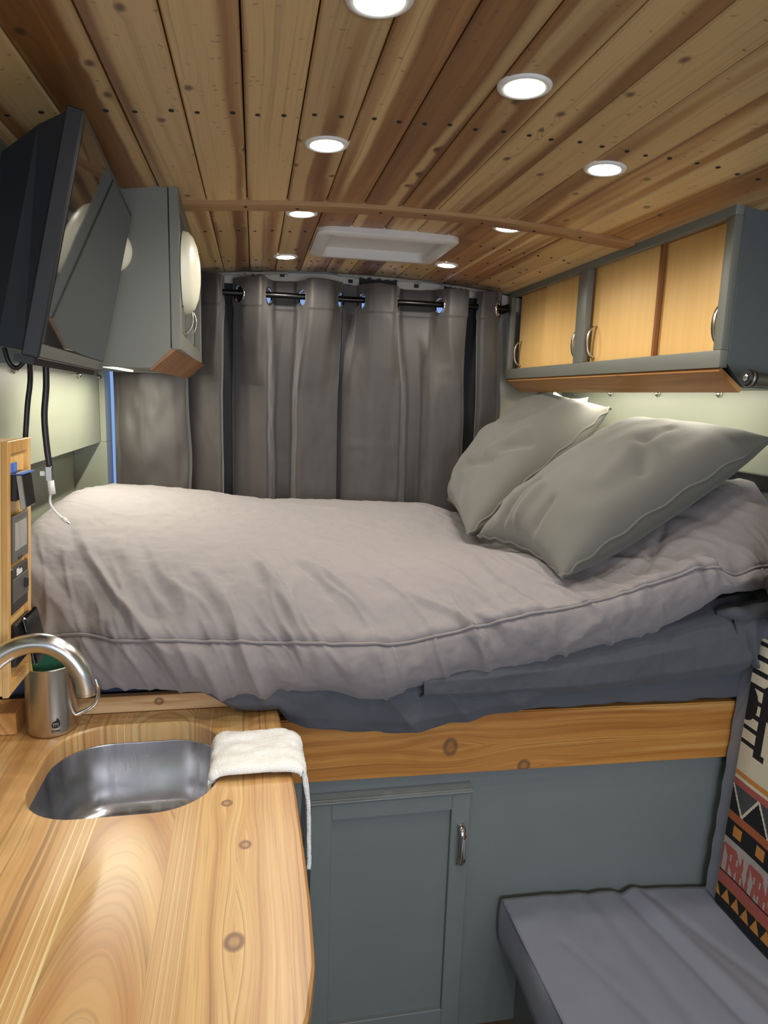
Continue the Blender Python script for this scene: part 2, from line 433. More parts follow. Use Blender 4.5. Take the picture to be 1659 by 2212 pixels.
# ragged insulation edge where the planks stop
for (x0, x1) in ((-.13, .12), (.30, .62), (.70, .90)):
    k = 26; b = B(); A = []
    for i in range(k+1):
        x = x0+(x1-x0)*i/k; z = zc(x)-.004; e = .006+.010*abs(math.sin(i*1.9)+.5*math.sin(i*4.1))/1.5
        A.append([b.verts.new((x, 2.588, z)), b.verts.new((x, 2.582, z-e*.7)), b.verts.new((x, 2.594, z-e))])
    for p, q in zip(A, A[1:]):
        for j in range(3): b.faces.new((p[j], p[(j+1) % 3], q[(j+1) % 3], q[j]))
    obj('insulation_edge', b, M['beam'], beam)

# ceiling: cedar planks in two lengths with an arched strip over the joint
ceil = bpy.data.objects.new('ceiling', None); COL.objects.link(ceil); ceil['kind'] = 'structure'; ceil.location = (.36, .5, 2.06)
obj('ceiling_deck', bx(XL-.12, XR+.05, YF, YB+.05, 2.066, 2.09), M['dark'], ceil)
lamps = [(.139, .832), (.383, 1.004), (.127, 1.293), (.652, 1.263), (.115, 1.77), (.642, 1.741), (.1, 2.32), (.63, 2.27), (.14, .35), (.70, -.45)]
VX0, VX1, VY0, VY1 = .168, .567, 1.89, 2.24
def plank_bm(x0, x1, y0, y1):
    c = (x0+x1)/2; g = .0012; h = .009; bv = .0028
    def z(x): return zc(c)+(x-c)*(-.2*(c-.36))
    P = [(x0+g, z(x0)+h+.003), (x0+g, z(x0)+bv), (x0+g+bv, z(x0)), (x1-g-bv, z(x1)), (x1-g, z(x1)+bv), (x1-g, z(x1)+h+.003)]
    return prism(B(), P, 'Y', y0, y1)
PW = .0905; edges = [-.016+PW*k for k in range(-5, 14)]
for x0 in edges:
    x1 = x0+PW
    for (ya, yb) in ((YF, 1.675), (1.725, 2.592)):
        segs = [(x0, x1, ya, yb)]
        if ya > 1.6 and x1 > VX0 and x0 < VX1:
            segs = [(x0, x1, ya, VY0+.02), (x0, x1, VY1-.02, yb)]
            if x0 < VX0: segs.append((x0, VX0+.02, VY0+.02, VY1-.02))
            if x1 > VX1: segs.append((VX1-.02, x1, VY0+.02, VY1-.02))
        for s in segs:
            o = obj('plank', plank_bm(*s), M['ceil'], ceil, origin=((s[0]+s[1])/2, (s[2]+s[3])/2, zc((s[0]+s[1])/2)))
# arched cover strip
b = B(); A = []
for i in range(41):
    x = -.44+i*(1.40/40); z = zc(x)
    A.append([b.verts.new((x, y, z+dz)) for y, dz in ((1.665, .006), (1.665, -.006), (1.669, -.008), (1.726, -.008), (1.73, -.006), (1.73, .006))])
for p, q in zip(A, A[1:]):
    for j in range(6): b.faces.new((p[j], p[(j+1) % 6], q[(j+1) % 6], q[j]))
b.faces.new(A[0]); b.faces.new(A[-1][::-1]); bmesh.ops.recalc_face_normals(b, faces=b.faces)
obj('cover_strip', b, M['trimw'], ceil)
# countersunk screws, two to a plank
scr = obj('screw', lathe(B(), [(.0, -.0004), (.0012, -.0004), (.0016, -.0012), (.0040, -.0012), (.0042, .001)], (0, 0, 0), (0, 0, 1), 10), M['dark'], ceil, origin=(0, 0, 0))
first = True
for (y, xa, xb, dy) in ((1.17, -.42, 1.0, 0), (1.965, -.16, .95, 0), (2.16, .60, .95, 0), (2.385, -.16, .95, 0), (2.52, -.16, .95, 0)):
    for x0 in edges:
        for f in (.25, .75):
            x = x0+PW*f+random.uniform(-.006, .006)
            if x < xa or x > xb: continue
            yy = y+random.uniform(-.006, .006)
            if VX0-.03 < x < VX1+.03 and VY0-.03 < yy < VY1+.03: continue
            if any((x-a)**2+(yy-c)**2 < .05**2 for a, c in lamps): continue
            p = (x-.36, yy-.5, zc(x)-2.06)
            if first: scr.location = p; first = False
            else: copyof(scr, p, ceil)
for x in (-.02, .10, .30, .41, .56, .70, .82):
    copyof(scr, (x-.36, 1.697-.5+random.uniform(-.01, .01), zc(x)-.008-2.06), ceil)

# ------------------------------------------------------------------ ceiling lamps
lab = {0: 'round ceiling lamp cut off by the top edge of the photo', 1: 'largest and nearest whole round ceiling lamp, upper right of centre',
       2: 'round ceiling lamp just beyond the near screw row, left of centre', 3: 'round ceiling lamp above the right wall cabinet, beyond the near screw row',
       4: 'left round ceiling lamp just beyond the cedar cover strip', 5: 'right round ceiling lamp just beyond the cedar cover strip',
       6: 'farthest left round ceiling lamp, beside the roof vent and above the curtain', 7: 'farthest right round ceiling lamp, beyond the vent corner',
       8: 'round ceiling lamp over the worktop, above the camera', 9: 'round ceiling lamp behind the camera on the right'}
for i, (x, y) in enumerate(lamps):
    z = zc(x)
    t = thing('ceiling_lamp', lab[i], 'lamp', (x, y, z), 'recessed ceiling lamps')
    nrm = Vector((-.2*(x-.36)*-1*-1, 0, -1)).normalized()
    obj('lamp_rim', lathe(B(), [(.0295, -.001), (.0295, .0035), (.035, .004), (.039, .0025), (.040, -.001)], (x, y, z), nrm, 32), M['white'], t, smooth=True)
    obj('lamp_lens', lathe(B(), [(.030, .001), (.029, .0028), (.018, .0038), (0, .0042)], (x, y, z), nrm, 32), M['lamp'], t, smooth=True)
    ld = bpy.data.lights.new('lamp_light', 'SPOT'); ld.energy = 6.2; ld.color = (1.0, .94, .84); ld.spot_size = math.radians(168); ld.spot_blend = .6; ld.shadow_soft_size = .022
    lo = bpy.data.objects.new('lamp_light', ld); COL.objects.link(lo); lo.parent = t; lo.location = (0, 0, -.012)

# ------------------------------------------------------------------ roof vent
t = thing('roof_vent', 'white square roof vent with rounded frame between the ceiling lamps', 'vent', (.3675, 2.065, zc(.3675)))
def rrect(x0, x1, y0, y1, r, n=6):
    P = []
    for cx, cy, a0 in ((x1-r, y1-r, 0), (x0+r, y1-r, 90), (x0+r, y0+r, 180), (x1-r, y0+r, 270)):
        for k in range(n+1):
            a = math.radians(a0+90*k/n); P.append((cx+r*math.cos(a), cy+r*math.sin(a)))
    return P
def loft(bm, loops, cap0=False, cap1=False):
    R = [[bm.verts.new(p) for p in L] for L in loops]; n = len(R[0])
    for A, C in zip(R, R[1:]):
        for k in range(n): bm.faces.new((A[k], A[(k+1) % n], C[(k+1) % n], C[k]))
    if cap0: bm.faces.new(R[0][::-1])
    if cap1: bm.faces.new(R[-1])
    return bm
zv = zc(.3675)-.004
L = lambda d, z, r: [(x, y, z) for x, y in rrect(VX0+d, VX1-d, VY0+d, VY1-d, r)]
obj('vent_frame', loft(B(), [L(0, zv+.01, .04), L(0, zv-.010, .04), L(.004, zv-.014, .038), L(.035, zv-.016, .02), L(.040, zv-.012, .018), L(.040, zv+.010, .018)]), M['vent'], t, autos=40)
obj('vent_shade', loft(B(), [L(.038, zv+.002, .018), L(.044, zv+.012, .012)], cap1=True), M['vent'], t)
b = B(); P = [(.36+.12*math.cos(a), 1.950+.030*math.sin(a)) for a in [math.pi*k/16 for k in range(17)]]
prism(b, P, 'Z', zv+.009, zv+.0115); obj('fan_opening', b, plain('dark_blue_fan_opening', (.02, .04, .16, 1), .4), t, label='dark blue sliver of the fan opening')

# ------------------------------------------------------------------ wall cabinets
def arch_handle(bm, c, axis, out, h=.09, d=.028, w=.010, th=.0045, n=14):
    c, a, o_ = Vector(c), Vector(axis).normalized(), Vector(out).normalized(); s = a.cross(o_).normalized(); R = []
    for i in range(n+1):
        f = i/n; ang = math.pi*f; p = c+a*(h/2*-math.cos(ang))+o_*(d*math.sin(ang)**.8)
        tn = (a*(h/2*math.sin(ang))+o_*(d*math.cos(ang))).normalized(); nn = s.cross(tn).normalized()
        R.append([bm.verts.new(p+s*sx*w/2+nn*sy*th/2) for sx, sy in ((-1, -1), (1, -1), (1, 1), (-1, 1))])
    for p, q in zip(R, R[1:]):
        for k in range(4): bm.faces.new((p[k], p[(k+1) % 4], q[(k+1) % 4], q[k]))
    bm.faces.new(R[0][::-1]); bm.faces.new(R[-1]); bmesh.ops.recalc_face_normals(bm, faces=bm.faces)
    return bm
def frame_top(side):      # follow the curved ceiling
    return 2.02
# right cabinet: face at X=.968
t = thing('wall_cabinet', 'long grey wall cabinet with maple sliding doors above the pillows', 'cabinet', (1.1, 1.93, 1.68))
FX = .968; Y0, Y1 = 1.30, 2.56; ZT, ZB = 2.006, 1.683
b = B(); ztop = 2.034
box(b, FX+.022, XR-.002, Y0+.018, Y1, 2.006, 2.014); box(b, FX+.07, XR-.002, Y1-.012, Y1, 1.66, 2.006); box(b, XR-.014, XR-.002, Y0+.018, Y1-.012, 1.66, 2.006)
prism(b, [(FX+.022, 1.700), (FX+.022, 1.694), (1.036, 1.645), (XR-.002, 1.645), (XR-.002, 1.655), (1.040, 1.655), (FX+.03, 1.700)], 'Y', Y0+.018, Y1)
obj('carcass', b, M['grey'], t)
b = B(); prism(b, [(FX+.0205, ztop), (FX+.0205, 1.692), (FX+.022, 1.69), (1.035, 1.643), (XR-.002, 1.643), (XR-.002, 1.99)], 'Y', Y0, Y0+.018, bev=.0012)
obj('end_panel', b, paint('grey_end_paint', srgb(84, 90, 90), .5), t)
def rail(name, y0, y1, z0, z1, x0=FX, x1=FX+.02, par=t, mt=None): return obj(name, bx(x0, x1, y0, y1, z0, z1, bev=.0015, seg=2), mt or M['grey'], par, autos=30)
rail('frame_rail', Y0, Y1, 1.990, ztop); rail('frame_rail', Y0, Y1, ZB, 1.720)
rail('frame_stile', Y0, 1.325, 1.720, 1.990); rail('frame_stile', 1.925, 1.985, 1.720, 1.990); rail('frame_stile', 2.535, Y1, 1.720, 1.990)
for (ya, yb, xo, hy) in ((2.25, 2.54, .043, 2.515), (1.97, 2.285, .030, 2.00), (1.60, 1.945, .030, 1.905), (1.305, 1.62, .043, 1.352)):
    d = obj('sliding_door', bx(FX+xo, FX+xo+.008, ya, yb, 1.712, 1.996), M['maple'], t, origin=(FX+xo, (ya+yb)/2, 1.712))
    if xo == .030 and ya == 1.60: obj('door_edge', bx(FX+xo-.001, FX+xo+.0085, 1.596, 1.606, 1.712, 1.996), M['door_edge'], d, origin=wloc(d))
    h = obj('handle', arch_handle(B(), (FX+xo-.0005, hy, 1.779), (0, 0, 1), (-1, 0, 0)), M['nickel'], d, origin=wloc(d), smooth=True, label='arched satin nickel handle')
obj('door_track', bx(FX+.022, FX+.06, Y0+.02, Y1-.002, 1.700, 1.712), M['door_edge'], t)
obj('door_track', bx(FX+.022, FX+.06, Y0+.02, Y1-.002, 1.996, 2.006), M['door_edge'], t)
b = B(); prism(b, [(.978, 1.684), (1.036, 1.640), (1.029, 1.632), (.971, 1.676)], 'Y', Y0+.004, Y1-.01, bev=.001)
obj('cedar_strip', b, M['cedary'], t, label='cedar strip under the front edge')
# left cabinet: face at X=-.16
t = thing('wall_cabinet', 'grey wall cabinet behind the television, cream dome light on its face', 'cabinet', (-.34, 2.0, 1.64))
LY0, LY1 = 1.56, 2.43
def lx(y): return -.157-.022*(y-LY0)/(2.5-LY0)     # the face drifts slightly towards the wall
b = B(); box(b, XL+.001, lx(2.4)-.021, LY0+.015, LY1, 1.660, 1.668); box(b, XL+.001, lx(2.4)-.022, LY0+.015, LY1, 2.0, 2.012); box(b, XL+.001, -.202, LY1-.012, LY1, 1.655, 2.0); box(b, XL+.001, XL+.012, LY0+.015, LY1-.012, 1.655, 2.0)
obj('carcass', b, M['grey'], t)
b = B(); prism(b, [(-.179, 2.021), (-.179, 1.687), (-.222, 1.645), (XL+.001, 1.645), (XL+.001, 1.985)], 'Y', LY0, LY0+.016, bev=.001)
obj('end_panel', b, M['grey'], t)
def frail(name, y0, y1, z0, z1, ch=0):
    pts = [(lx(y)+dx, y, z) for dx in (-.02, 0) for y in (y0, y1) for z in (z0, z1)]
    return obj(name, hexa(B(), pts, bev=.0012), M['grey'], t)
frail('frame_stile', LY0, 1.60, 1.687, 2.020); frail('frame_stile', LY1-.06, LY1, 1.687, 2.018); frail('frame_stile', 1.98, 2.02, 1.725, 1.985)
frail('frame_rail', 1.60, LY1-.06, 1.687, 1.725); frail('frame_rail', 1.60, LY1-.06, 1.985, 2.019)
for ya, yb, xo, hy in ((1.59, 1.99, .03, 1.95), (2.01, LY1-.05, .03, 2.05)):
    d = obj('sliding_door', bx(-.20-xo/2, -.193-xo/2, ya, yb, 1.715, 1.995), M['grey'], t, origin=(-.2, (ya+yb)/2, 1.715))
    obj('handle', arch_handle(B(), (-.193-xo/2, hy, 1.79), (0, 0, 1), (1, 0, 0), d=.045), M['nickel'], d, origin=wloc(d), smooth=True, label='arched brass-toned handle')
b = B(); prism(b, [(-.176, 1.687), (-.222, 1.643), (-.228, 1.649), (-.182, 1.693)], 'Y', LY0+.001, LY1-.02, bev=.0005)
prism(b, [(-.166, 1.688), (-.222, 1.640), (-.222, 1.6445), (-.176, 1.6875)], 'Y', LY0+.002, LY1-.02)
obj('cedar_strip', b, M['trimw'], t, label='cedar strip along the bevelled lower edge')
# dome lights
d1 = obj('dome_light', lathe(B(), [(.090, 0), (.088, .010), (.078, .020), (.058, .028), (.03, .033), (0, .0345)], (-.1555, 1.655, 1.862), (1, 0, 0), 40), M['dome'], smooth=True)
prop(d1, 'cream round dome light on the side face of the left wall cabinet', 'light')
d2 = obj('dome_light', lathe(B(), [(.048, 0), (.047, .008), (.04, .016), (.025, .022), (0, .024)], (-.300, LY0-.0005, 1.885), (0, -1, 0), 36), M['dome'], smooth=True)
prop(d2, 'cream round dome light mostly hidden behind the edge of the television', 'light')

# ------------------------------------------------------------------ wall bolts and bars
first = None
names = ['rightmost bolt', 'second bolt from the right', 'third bolt from the right', 'bolt nearest the rear pillow', 'bolt in the far corner']
for i, y in enumerate((1.39, 1.688, 1.982, 2.276, 2.58)):
    o = obj('wall_bolt', lathe(B(), [(.0115, 0), (.0115, .002), (.008, .003), (.008, .007), (.005, .0095), (0, .010)], (XR-.0005, y, 1.637), (-1, 0, 0), 16), M['nickel'], autos=40)
    prop(o, ['steel wall bolt nearest the camera under the right cabinet', 'steel wall bolt on the pale wall above the near pillow, rightmost in view',
             'steel wall bolt on the pale wall, middle of the three clear ones', 'steel wall bolt on the pale wall beside the rear pillow corner', 'steel wall bolt in the shaded far corner behind the rear pillow'][i], 'bolt', 'bolts on the right wall')
for i, y in enumerate((1.66, 2.22, 2.50)):
    o = obj('wall_bolt', lathe(B(), [(.011, 0), (.011, .002), (.008, .003), (.008, .008), (.005, .011), (0, .012)], (XL+.0005, y, 1.636), (1, 0, 0), 16), M['nickel'], autos=40)
    prop(o, ['wall bolt on the left wall below the near end of the television', 'wall bolt on the left wall below the far end of the television', 'wall bolt on the left wall near the blue slit'][i], 'bolt', 'bolts on the left wall')
t = thing('support_bar', 'round steel support bar with black end cap beside the right cabinet', 'bar', (1.0, 1.2, 1.66))
obj('bar_tube', tube(B(), [(.962, 1.198, 1.659), (1.04, 1.206, 1.654), (XR, 1.23, 1.64)], .0135, 20), metal('dark_bar_metal', (.30, .29, .27, 1), .35), t, autos=60)
obj('end_cap', lathe(B(), [(.016, -.01), (.016, .004), (.0145, .006), (.008, .006), (.008, .002), (0, .002)], (.960, 1.1976, 1.659), (-.99, -.1, .06), 24), M['black'], t, autos=30)
obj('cap_ring', lathe(B(), [(.0165, -.004), (.0175, -.001), (.0165, .002)], (.960, 1.1976, 1.659), (-.99, -.1, .06), 24), M['nickel'], t)
obj('hex_bolt', lathe(B(), [(.0075, .0), (.0075, .007), (.004, .009), (0, .009)], (.960, 1.1976, 1.659), (-.99, -.1, .06), 6), M['chrome'], t)
b = bx(XR-.012, XR, .2, 1.80, 1.395, 1.435, bev=.002)
o = obj('black_rail', b, M['black']); prop(o, 'black rail along the right wall behind the near pillow', 'rail')

# ------------------------------------------------------------------ curtains and rod
t = thing('curtain_rod', 'black curtain rod threaded through the curtain grommets', 'rod', (.36, 2.525, 1.945))
obj('rod', tube(B(), [(-.22, 2.525, 1.945), (.36, 2.525, 1.945), (.955, 2.525, 1.945)], .0105, 18), M['blackmetal'], t, autos=60)
for x in (-.212, .948): obj('rod_bracket', bx(x-.006, x+.006, 2.515, 2.60, 1.930, 1.960), M['blackmetal'], t)
def resamp(path, N):
    P = np.array(path, float)
    for _ in range(2):
        q_ = np.empty((2*len(P), 2)); nx_ = np.vstack([P[1:], P[-1:]]); q_[0::2] = P*.9+nx_*.1; q_[1::2] = P*.1+nx_*.9; P = np.vstack([P[:1], q_[:-1]])
    s = np.r_[0, np.cumsum(np.linalg.norm(np.diff(P, axis=0), axis=1))]; q = np.linspace(0, s[-1], N)
    return np.c_[np.interp(q, s, P[:, 0]), np.interp(q, s, P[:, 1])], s[-1]
def curtain(name, label, head, body, ztop, zbot, gx, seed, creases, gaps):
    N = 240; H, Ls = resamp(head, N); Bd, _ = resamp(body, N)
    zs = np.r_[np.linspace(ztop, 1.905, 28), np.linspace(1.903, 1.899, 2), np.linspace(1.893, zbot, 70)]
    P = np.zeros((N, len(zs), 3)); ds = Ls/(N-1); s = np.arange(N)*ds
    for j, z in enumerate(zs):
        f = min(1, max(0, (1.95-z)/.40)); f = f*f*(3-2*f)
        xy = H*(1-f)+Bd*f
        P[:, j, 0] = xy[:, 0]; P[:, j, 1] = xy[:, 1]; P[:, j, 2] = z
    S, Z = np.meshgrid(s, zs, indexing='ij')
    d = .0035*fbm(S*7, Z*2.2, seed)+.0012*fbm(S*20, Z*14, seed+3)
    for (zc_, s0, s1, a) in creases:
        d += a*np.exp(-((Z-zc_-.01*vn(S*9, S*0, seed))/.0035)**2)*((S > s0) & (S < s1))
    d += -.004*((Z < 1.9015) & (Z > 1.897))*0+.0025*(Z > 1.901)
    d += .003*np.sin(S*55+seed)*np.exp(-((Z-1.885)/.02)**2)*(vn(S*12, S*0, seed+5) > .1)
    P[..., 2] += (Z > ztop-.02)*.004*vn(S*26, Z*0, seed+8)
    Nn = gnormals(P); sgn = -np.sign(Nn[..., 1:2]+1e-9)*0+1
    P += Nn*d[..., None]*(-1 if Nn[:, :, 1].mean() > 0 else 1)
    t = thing(name, label, 'curtain', (P[:, :, 0].mean(), 2.52, zbot), 'grey blackout curtains')
    # grommet positions along s where header x == gx
    G = []
    for g in gx:
        k = int(np.argmin(np.abs(H[:, 0]-g)+np.abs(H[:, 1]-2.525)*1.5)); G.append((k, s[k]))
    mask = np.zeros((N-1, len(zs)-1), bool)
    sc = (s[:-1]+s[1:])/2; zc2 = (zs[:-1]+zs[1:])/2; SS, ZZ = np.meshgrid(sc, zc2, indexing='ij')
    for ga, gb in gaps:
        kk = (H[:-1, 0] > ga) & (H[:-1, 0] < gb); mask |= kk[:, None]
    for k, g in G: mask |= (SS-g)**2+(ZZ-1.941)**2 < .0285**2
    o = obj('curtain_panel', grid_bm(P, mask=mask), M['curtain'], t, smooth=True); solidify(o, .0015, 0)
    for k, g in G:
        c = Vector((H[k, 0], H[k, 1], 1.941)); tg = Vector((*(H[min(k+3, N-1)]-H[max(k-3, 0)]), 0)).normalized()
        nn = Vector((tg.y, -tg.x, 0))
        if nn.y > 0: nn = -nn
        obj('grommet', lathe(B(), [(.0265, -.003), (.0265, .002), (.029, .0045), (.0335, .0035), (.0355, .0), (.0335, -.004), (.0265, -.003)], c, nn, 28), M['chrome'], t, smooth=True)
curtain('curtain', 'left grey grommet curtain, its outer edge bulging under the left cabinet',
        [(-.245, 2.572), (-.20, 2.515), (-.118, 2.478), (-.108, 2.57), (-.085, 2.575), (-.035, 2.50), (.025, 2.472), (.07, 2.572), (.15, 2.572), (.195, 2.472), (.27, 2.472), (.312, 2.535)],
        [(-.285, 2.572), (-.20, 2.53), (-.118, 2.495), (-.108, 2.575), (-.075, 2.58), (-.02, 2.50), (.045, 2.472), (.075, 2.558), (.135, 2.558), (.150, 2.472), (.24, 2.49), (.302, 2.50)],
        2.002, .90, (-.19, -.068, .048, .172, .303), 1, [(1.35, 0.5, .6, .002), (1.75, .42, .62, .0012)], [(-.1105, -.074)])
curtain('curtain', 'right grey grommet curtain with fold creases, hanging behind the pillows',
        [(.318, 2.55), (.34, 2.552), (.375, 2.552), (.415, 2.472), (.50, 2.472), (.535, 2.572), (.665, 2.572), (.70, 2.472), (.778, 2.472), (.788, 2.565), (.825, 2.565), (.838, 2.50), (.895, 2.50), (.935, 2.56)],
        [(.305, 2.535), (.325, 2.515), (.345, 2.49), (.42, 2.472), (.50, 2.472), (.535, 2.472), (.572, 2.53), (.625, 2.53), (.648, 2.472), (.778, 2.472), (.788, 2.565), (.83, 2.57), (.845, 2.50), (.915, 2.51), (.955, 2.56)],
        2.000, .90, (.393, .517, .683, .900), 4, [(1.70, 0, .55, .0025), (1.645, .25, .6, .0022), (1.42, .05, .3, .003), (1.52, .3, .5, .0015)], [(.7835, .831)])
o = obj('fold_shade_backing', bx(-.15, -.03, 2.5835, 2.5855, .95, 1.985), M['blackcloth']); prop(o, 'added black fold-shade liner showing in the left gap of the curtains', 'backing')  # black strip added behind the cut fold to stand for its deep shade
o = obj('fold_shade_backing', bx(.765, .86, 2.5835, 2.5855, .95, 1.985), M['blackcloth']); prop(o, 'added black fold-shade liner showing in the right gap of the curtains', 'backing')  # same for the right fold: added black in place of shade
# separate side curtain hanging in the left corner under the cabinet
N = 150; Hh, Ls = resamp([(-.486, 2.55), (-.482, 2.50), (-.46, 2.475), (-.38, 2.458), (-.28, 2.462), (-.238, 2.480), (-.232, 2.53), (-.245, 2.548)], N)
zs = np.linspace(1.80, .95, 70); P = np.zeros((N, 70, 3)); s = np.linspace(0, Ls, N)
S, Z = np.meshgrid(s, zs, indexing='ij')
P[..., 0] = Hh[:, 0:1]+.010*np.exp(-((Z-1.36)/.12)**2)*(S/Ls); P[..., 1] = Hh[:, 1:2]; P[..., 2] = Z
P[..., 1] -= .010*fbm(S*8, Z*4, 21)+.012*np.exp(-((Z-1.40)/.10)**2-((S-Ls*.45)/.08)**2)
o = obj('side_curtain', grid_bm(P), M['curtain'], smooth=True); solidify(o, .0015, 0)
prop(o, 'short grey curtain edge hanging in the left rear corner beneath the cabinet', 'curtain')

# ------------------------------------------------------------------ bed
ZBT = .885
t = thing('sleeping_platform', 'painted grey bed platform with a knotty cedar front board and door', 'bed', (.36, 1.98, 0))
obj('front_panel', bx(XL+.0, XR-.001, 1.415, 1.433, 0, .748), M['greydark'], t)
obj('platform', bx(XL+.0, XR-.001, 1.433, 2.44, .86, ZBT), M['pine'], t)
pts = [(x, y, z+(-.014*(x-.36)/.8)) for x in (-.52, XR-.002) for y in (1.391, 1.4145) for z in (.732, .884)]
obj('cedar_board', hexa(B(), pts, bev=.003, seg=2), M['board'], t, origin=(0, 0, 0), autos=40, label='honey cedar board with one large round knot')
bed_base = t
t = bpy.data.objects.new('cupboard_door', None); COL.objects.link(t); t.parent = bed_base; t.location = (-.05, -.58, .05); t['label'] = 'grey shaker-style cupboard door with chrome handle'
DX0, DX1, DZ0, DZ1 = .124, .505, .03, .688
x0, x1 = DX0, DX1
def dpart(n, a, b_, c, d, y0=1.392, y1=1.414): return obj(n, bx(a, b_, y0, y1, c, d, bev=.0015), M['greydark'], t)
dpart('door_stile', x0, x0+.048, DZ0, DZ1); dpart('door_stile', x1-.046, x1, DZ0, DZ1)
dpart('door_rail', x0+.048, x1-.046, DZ1-.052, DZ1); dpart('door_rail', x0+.048, x1-.046, DZ0, DZ0+.055)
dpart('door_panel', x0+.046, x1-.044, DZ0+.05, DZ1-.05, 1.404, 1.413)
b = B(); prism(b, [(1.385, DZ1-.004), (1.392, DZ1-.014), (1.4145, DZ1-.014), (1.4145, DZ1+.006)], 'X', x0-.001, x1+.004, bev=.001)
obj('top_moulding', b, paint('edge_highlight_paint', srgb(128, 134, 132), .35), t)  # lighter than the door: the edge highlight is put into the colour
hc = Vector((x1-.022, 1.3925, .545))
obj('handle', arch_handle(B(), hc, (0, 0, 1), (0, -1, 0), h=.108, d=.026, w=.016, th=.004), M['chrome'], t, smooth=True, label='arched chrome handle')
for z in (.60,):
    h = obj('hinge', bx(x0-.014, x0-.001, 1.400, 1.414, z-.035, z+.035, bev=.002), M['black'], t)
# mattress
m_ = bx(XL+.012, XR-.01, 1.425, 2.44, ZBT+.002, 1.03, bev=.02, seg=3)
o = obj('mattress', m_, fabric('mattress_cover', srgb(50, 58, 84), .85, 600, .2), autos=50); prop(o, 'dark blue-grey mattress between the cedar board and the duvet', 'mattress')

def itp(x, X, Y): return np.interp(x, X, Y)
# hanging sheets
def hang(name, label, x0, x1, ytop, ztop, hx, hz, ybul, seed, n=260, m=40, mat='sheet', amp=.012, yh=1.372, ampz=.004):
    X = np.linspace(x0, x1, n); T = np.linspace(0, 1, m); XX, TT = np.meshgrid(X, T, indexing='ij')
    zh = itp(X, hx, hz)[:, None]; P = np.zeros((n, m, 3)); P[..., 0] = XX+.01*fbm(XX*8, TT*2, seed+9)*TT
    zt = (itp(X, *ztop) if isinstance(ztop, tuple) else np.full(n, ztop))[:, None]
    prof_y = np.interp(TT, [0, .12, .4, .8, 1], [ytop, yh-.002, yh-ybul, yh-ybul*.9, yh-.004])
    P[..., 1] = prof_y; P[..., 2] = zt+(zh-zt)*TT
    wr = (.6*vn((XX*1.0+TT*.10)*9, TT*1.0+XX*2, seed)+.45*ridge((XX-TT*.10)*8, TT*.7, seed+2)+.12*fbm(XX*34, TT*3, seed+4, 2))
    P[..., 1] -= amp*wr*np.minimum(1, TT*3)
    P[..., 1] = np.minimum(P[..., 1], 1.3875+.04*(1-np.minimum(1, TT*6)))
    P[..., 2] += .35*ampz*np.sin(XX*60+3*vn(XX*5, XX*0, seed))*(TT > .85)
    o = obj(name, grid_bm(P), M[mat], smooth=True); solidify(o, .0014, 0)
    if label: prop(o, label, 'sheet', 'sheets hanging over the bed front')
    return o, P
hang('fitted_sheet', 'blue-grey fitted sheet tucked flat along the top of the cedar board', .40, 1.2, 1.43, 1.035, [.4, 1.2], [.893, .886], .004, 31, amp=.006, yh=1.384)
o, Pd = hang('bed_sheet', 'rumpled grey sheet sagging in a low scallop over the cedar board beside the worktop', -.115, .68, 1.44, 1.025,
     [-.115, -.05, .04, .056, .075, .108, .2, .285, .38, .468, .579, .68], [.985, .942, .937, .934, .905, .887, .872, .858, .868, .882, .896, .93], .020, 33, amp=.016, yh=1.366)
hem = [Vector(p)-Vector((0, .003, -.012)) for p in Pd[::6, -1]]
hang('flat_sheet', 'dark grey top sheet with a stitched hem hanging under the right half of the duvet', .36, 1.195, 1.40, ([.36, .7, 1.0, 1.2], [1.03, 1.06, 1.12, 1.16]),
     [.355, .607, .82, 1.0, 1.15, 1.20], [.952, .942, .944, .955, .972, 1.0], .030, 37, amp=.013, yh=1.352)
# rolled sheet corner at the right
rp = spline([(1.075, 1.352, 1.115), (1.11, 1.33, 1.125), (1.16, 1.325, 1.128), (1.22, 1.33, 1.145), (1.26, 1.35, 1.155)], 8)
b = tube(B(), rp, [.006+.012*min(1, i/8) for i in range(len(rp))], 14)
for v in b.verts: v.co += Vector((0, 0, .004*math.sin(v.co.x*90+v.co.y*60)))
o = obj('rolled_sheet', b, M['sheet'], smooth=True); prop(o, 'rolled grey sheet corner sticking out below the duvet at the right wall', 'sheet')
n1, m1 = 30, 40; P = np.zeros((n1, m1, 3))
for i in range(n1):
    for j in range(m1):
        u, v = i/(n1-1), j/(m1-1)
        xl = 1.10+.062*v**1.3; xr = 1.19+.012*v; hw = (1-v**3*.7)
        x = xl+(xr-xl)*(1-(1-u)*hw)
        P[i, j] = (x, 1.322+.010*math.sin(u*9+v*2)-.006*math.sin(v*6), 1.118-.145*v)
o = obj('sheet_flap', grid_bm(P), M['sheet'], smooth=True); solidify(o, .0016, 0); prop(o, 'pointed grey sheet flap hanging from the bed corner by the backrest', 'sheet')

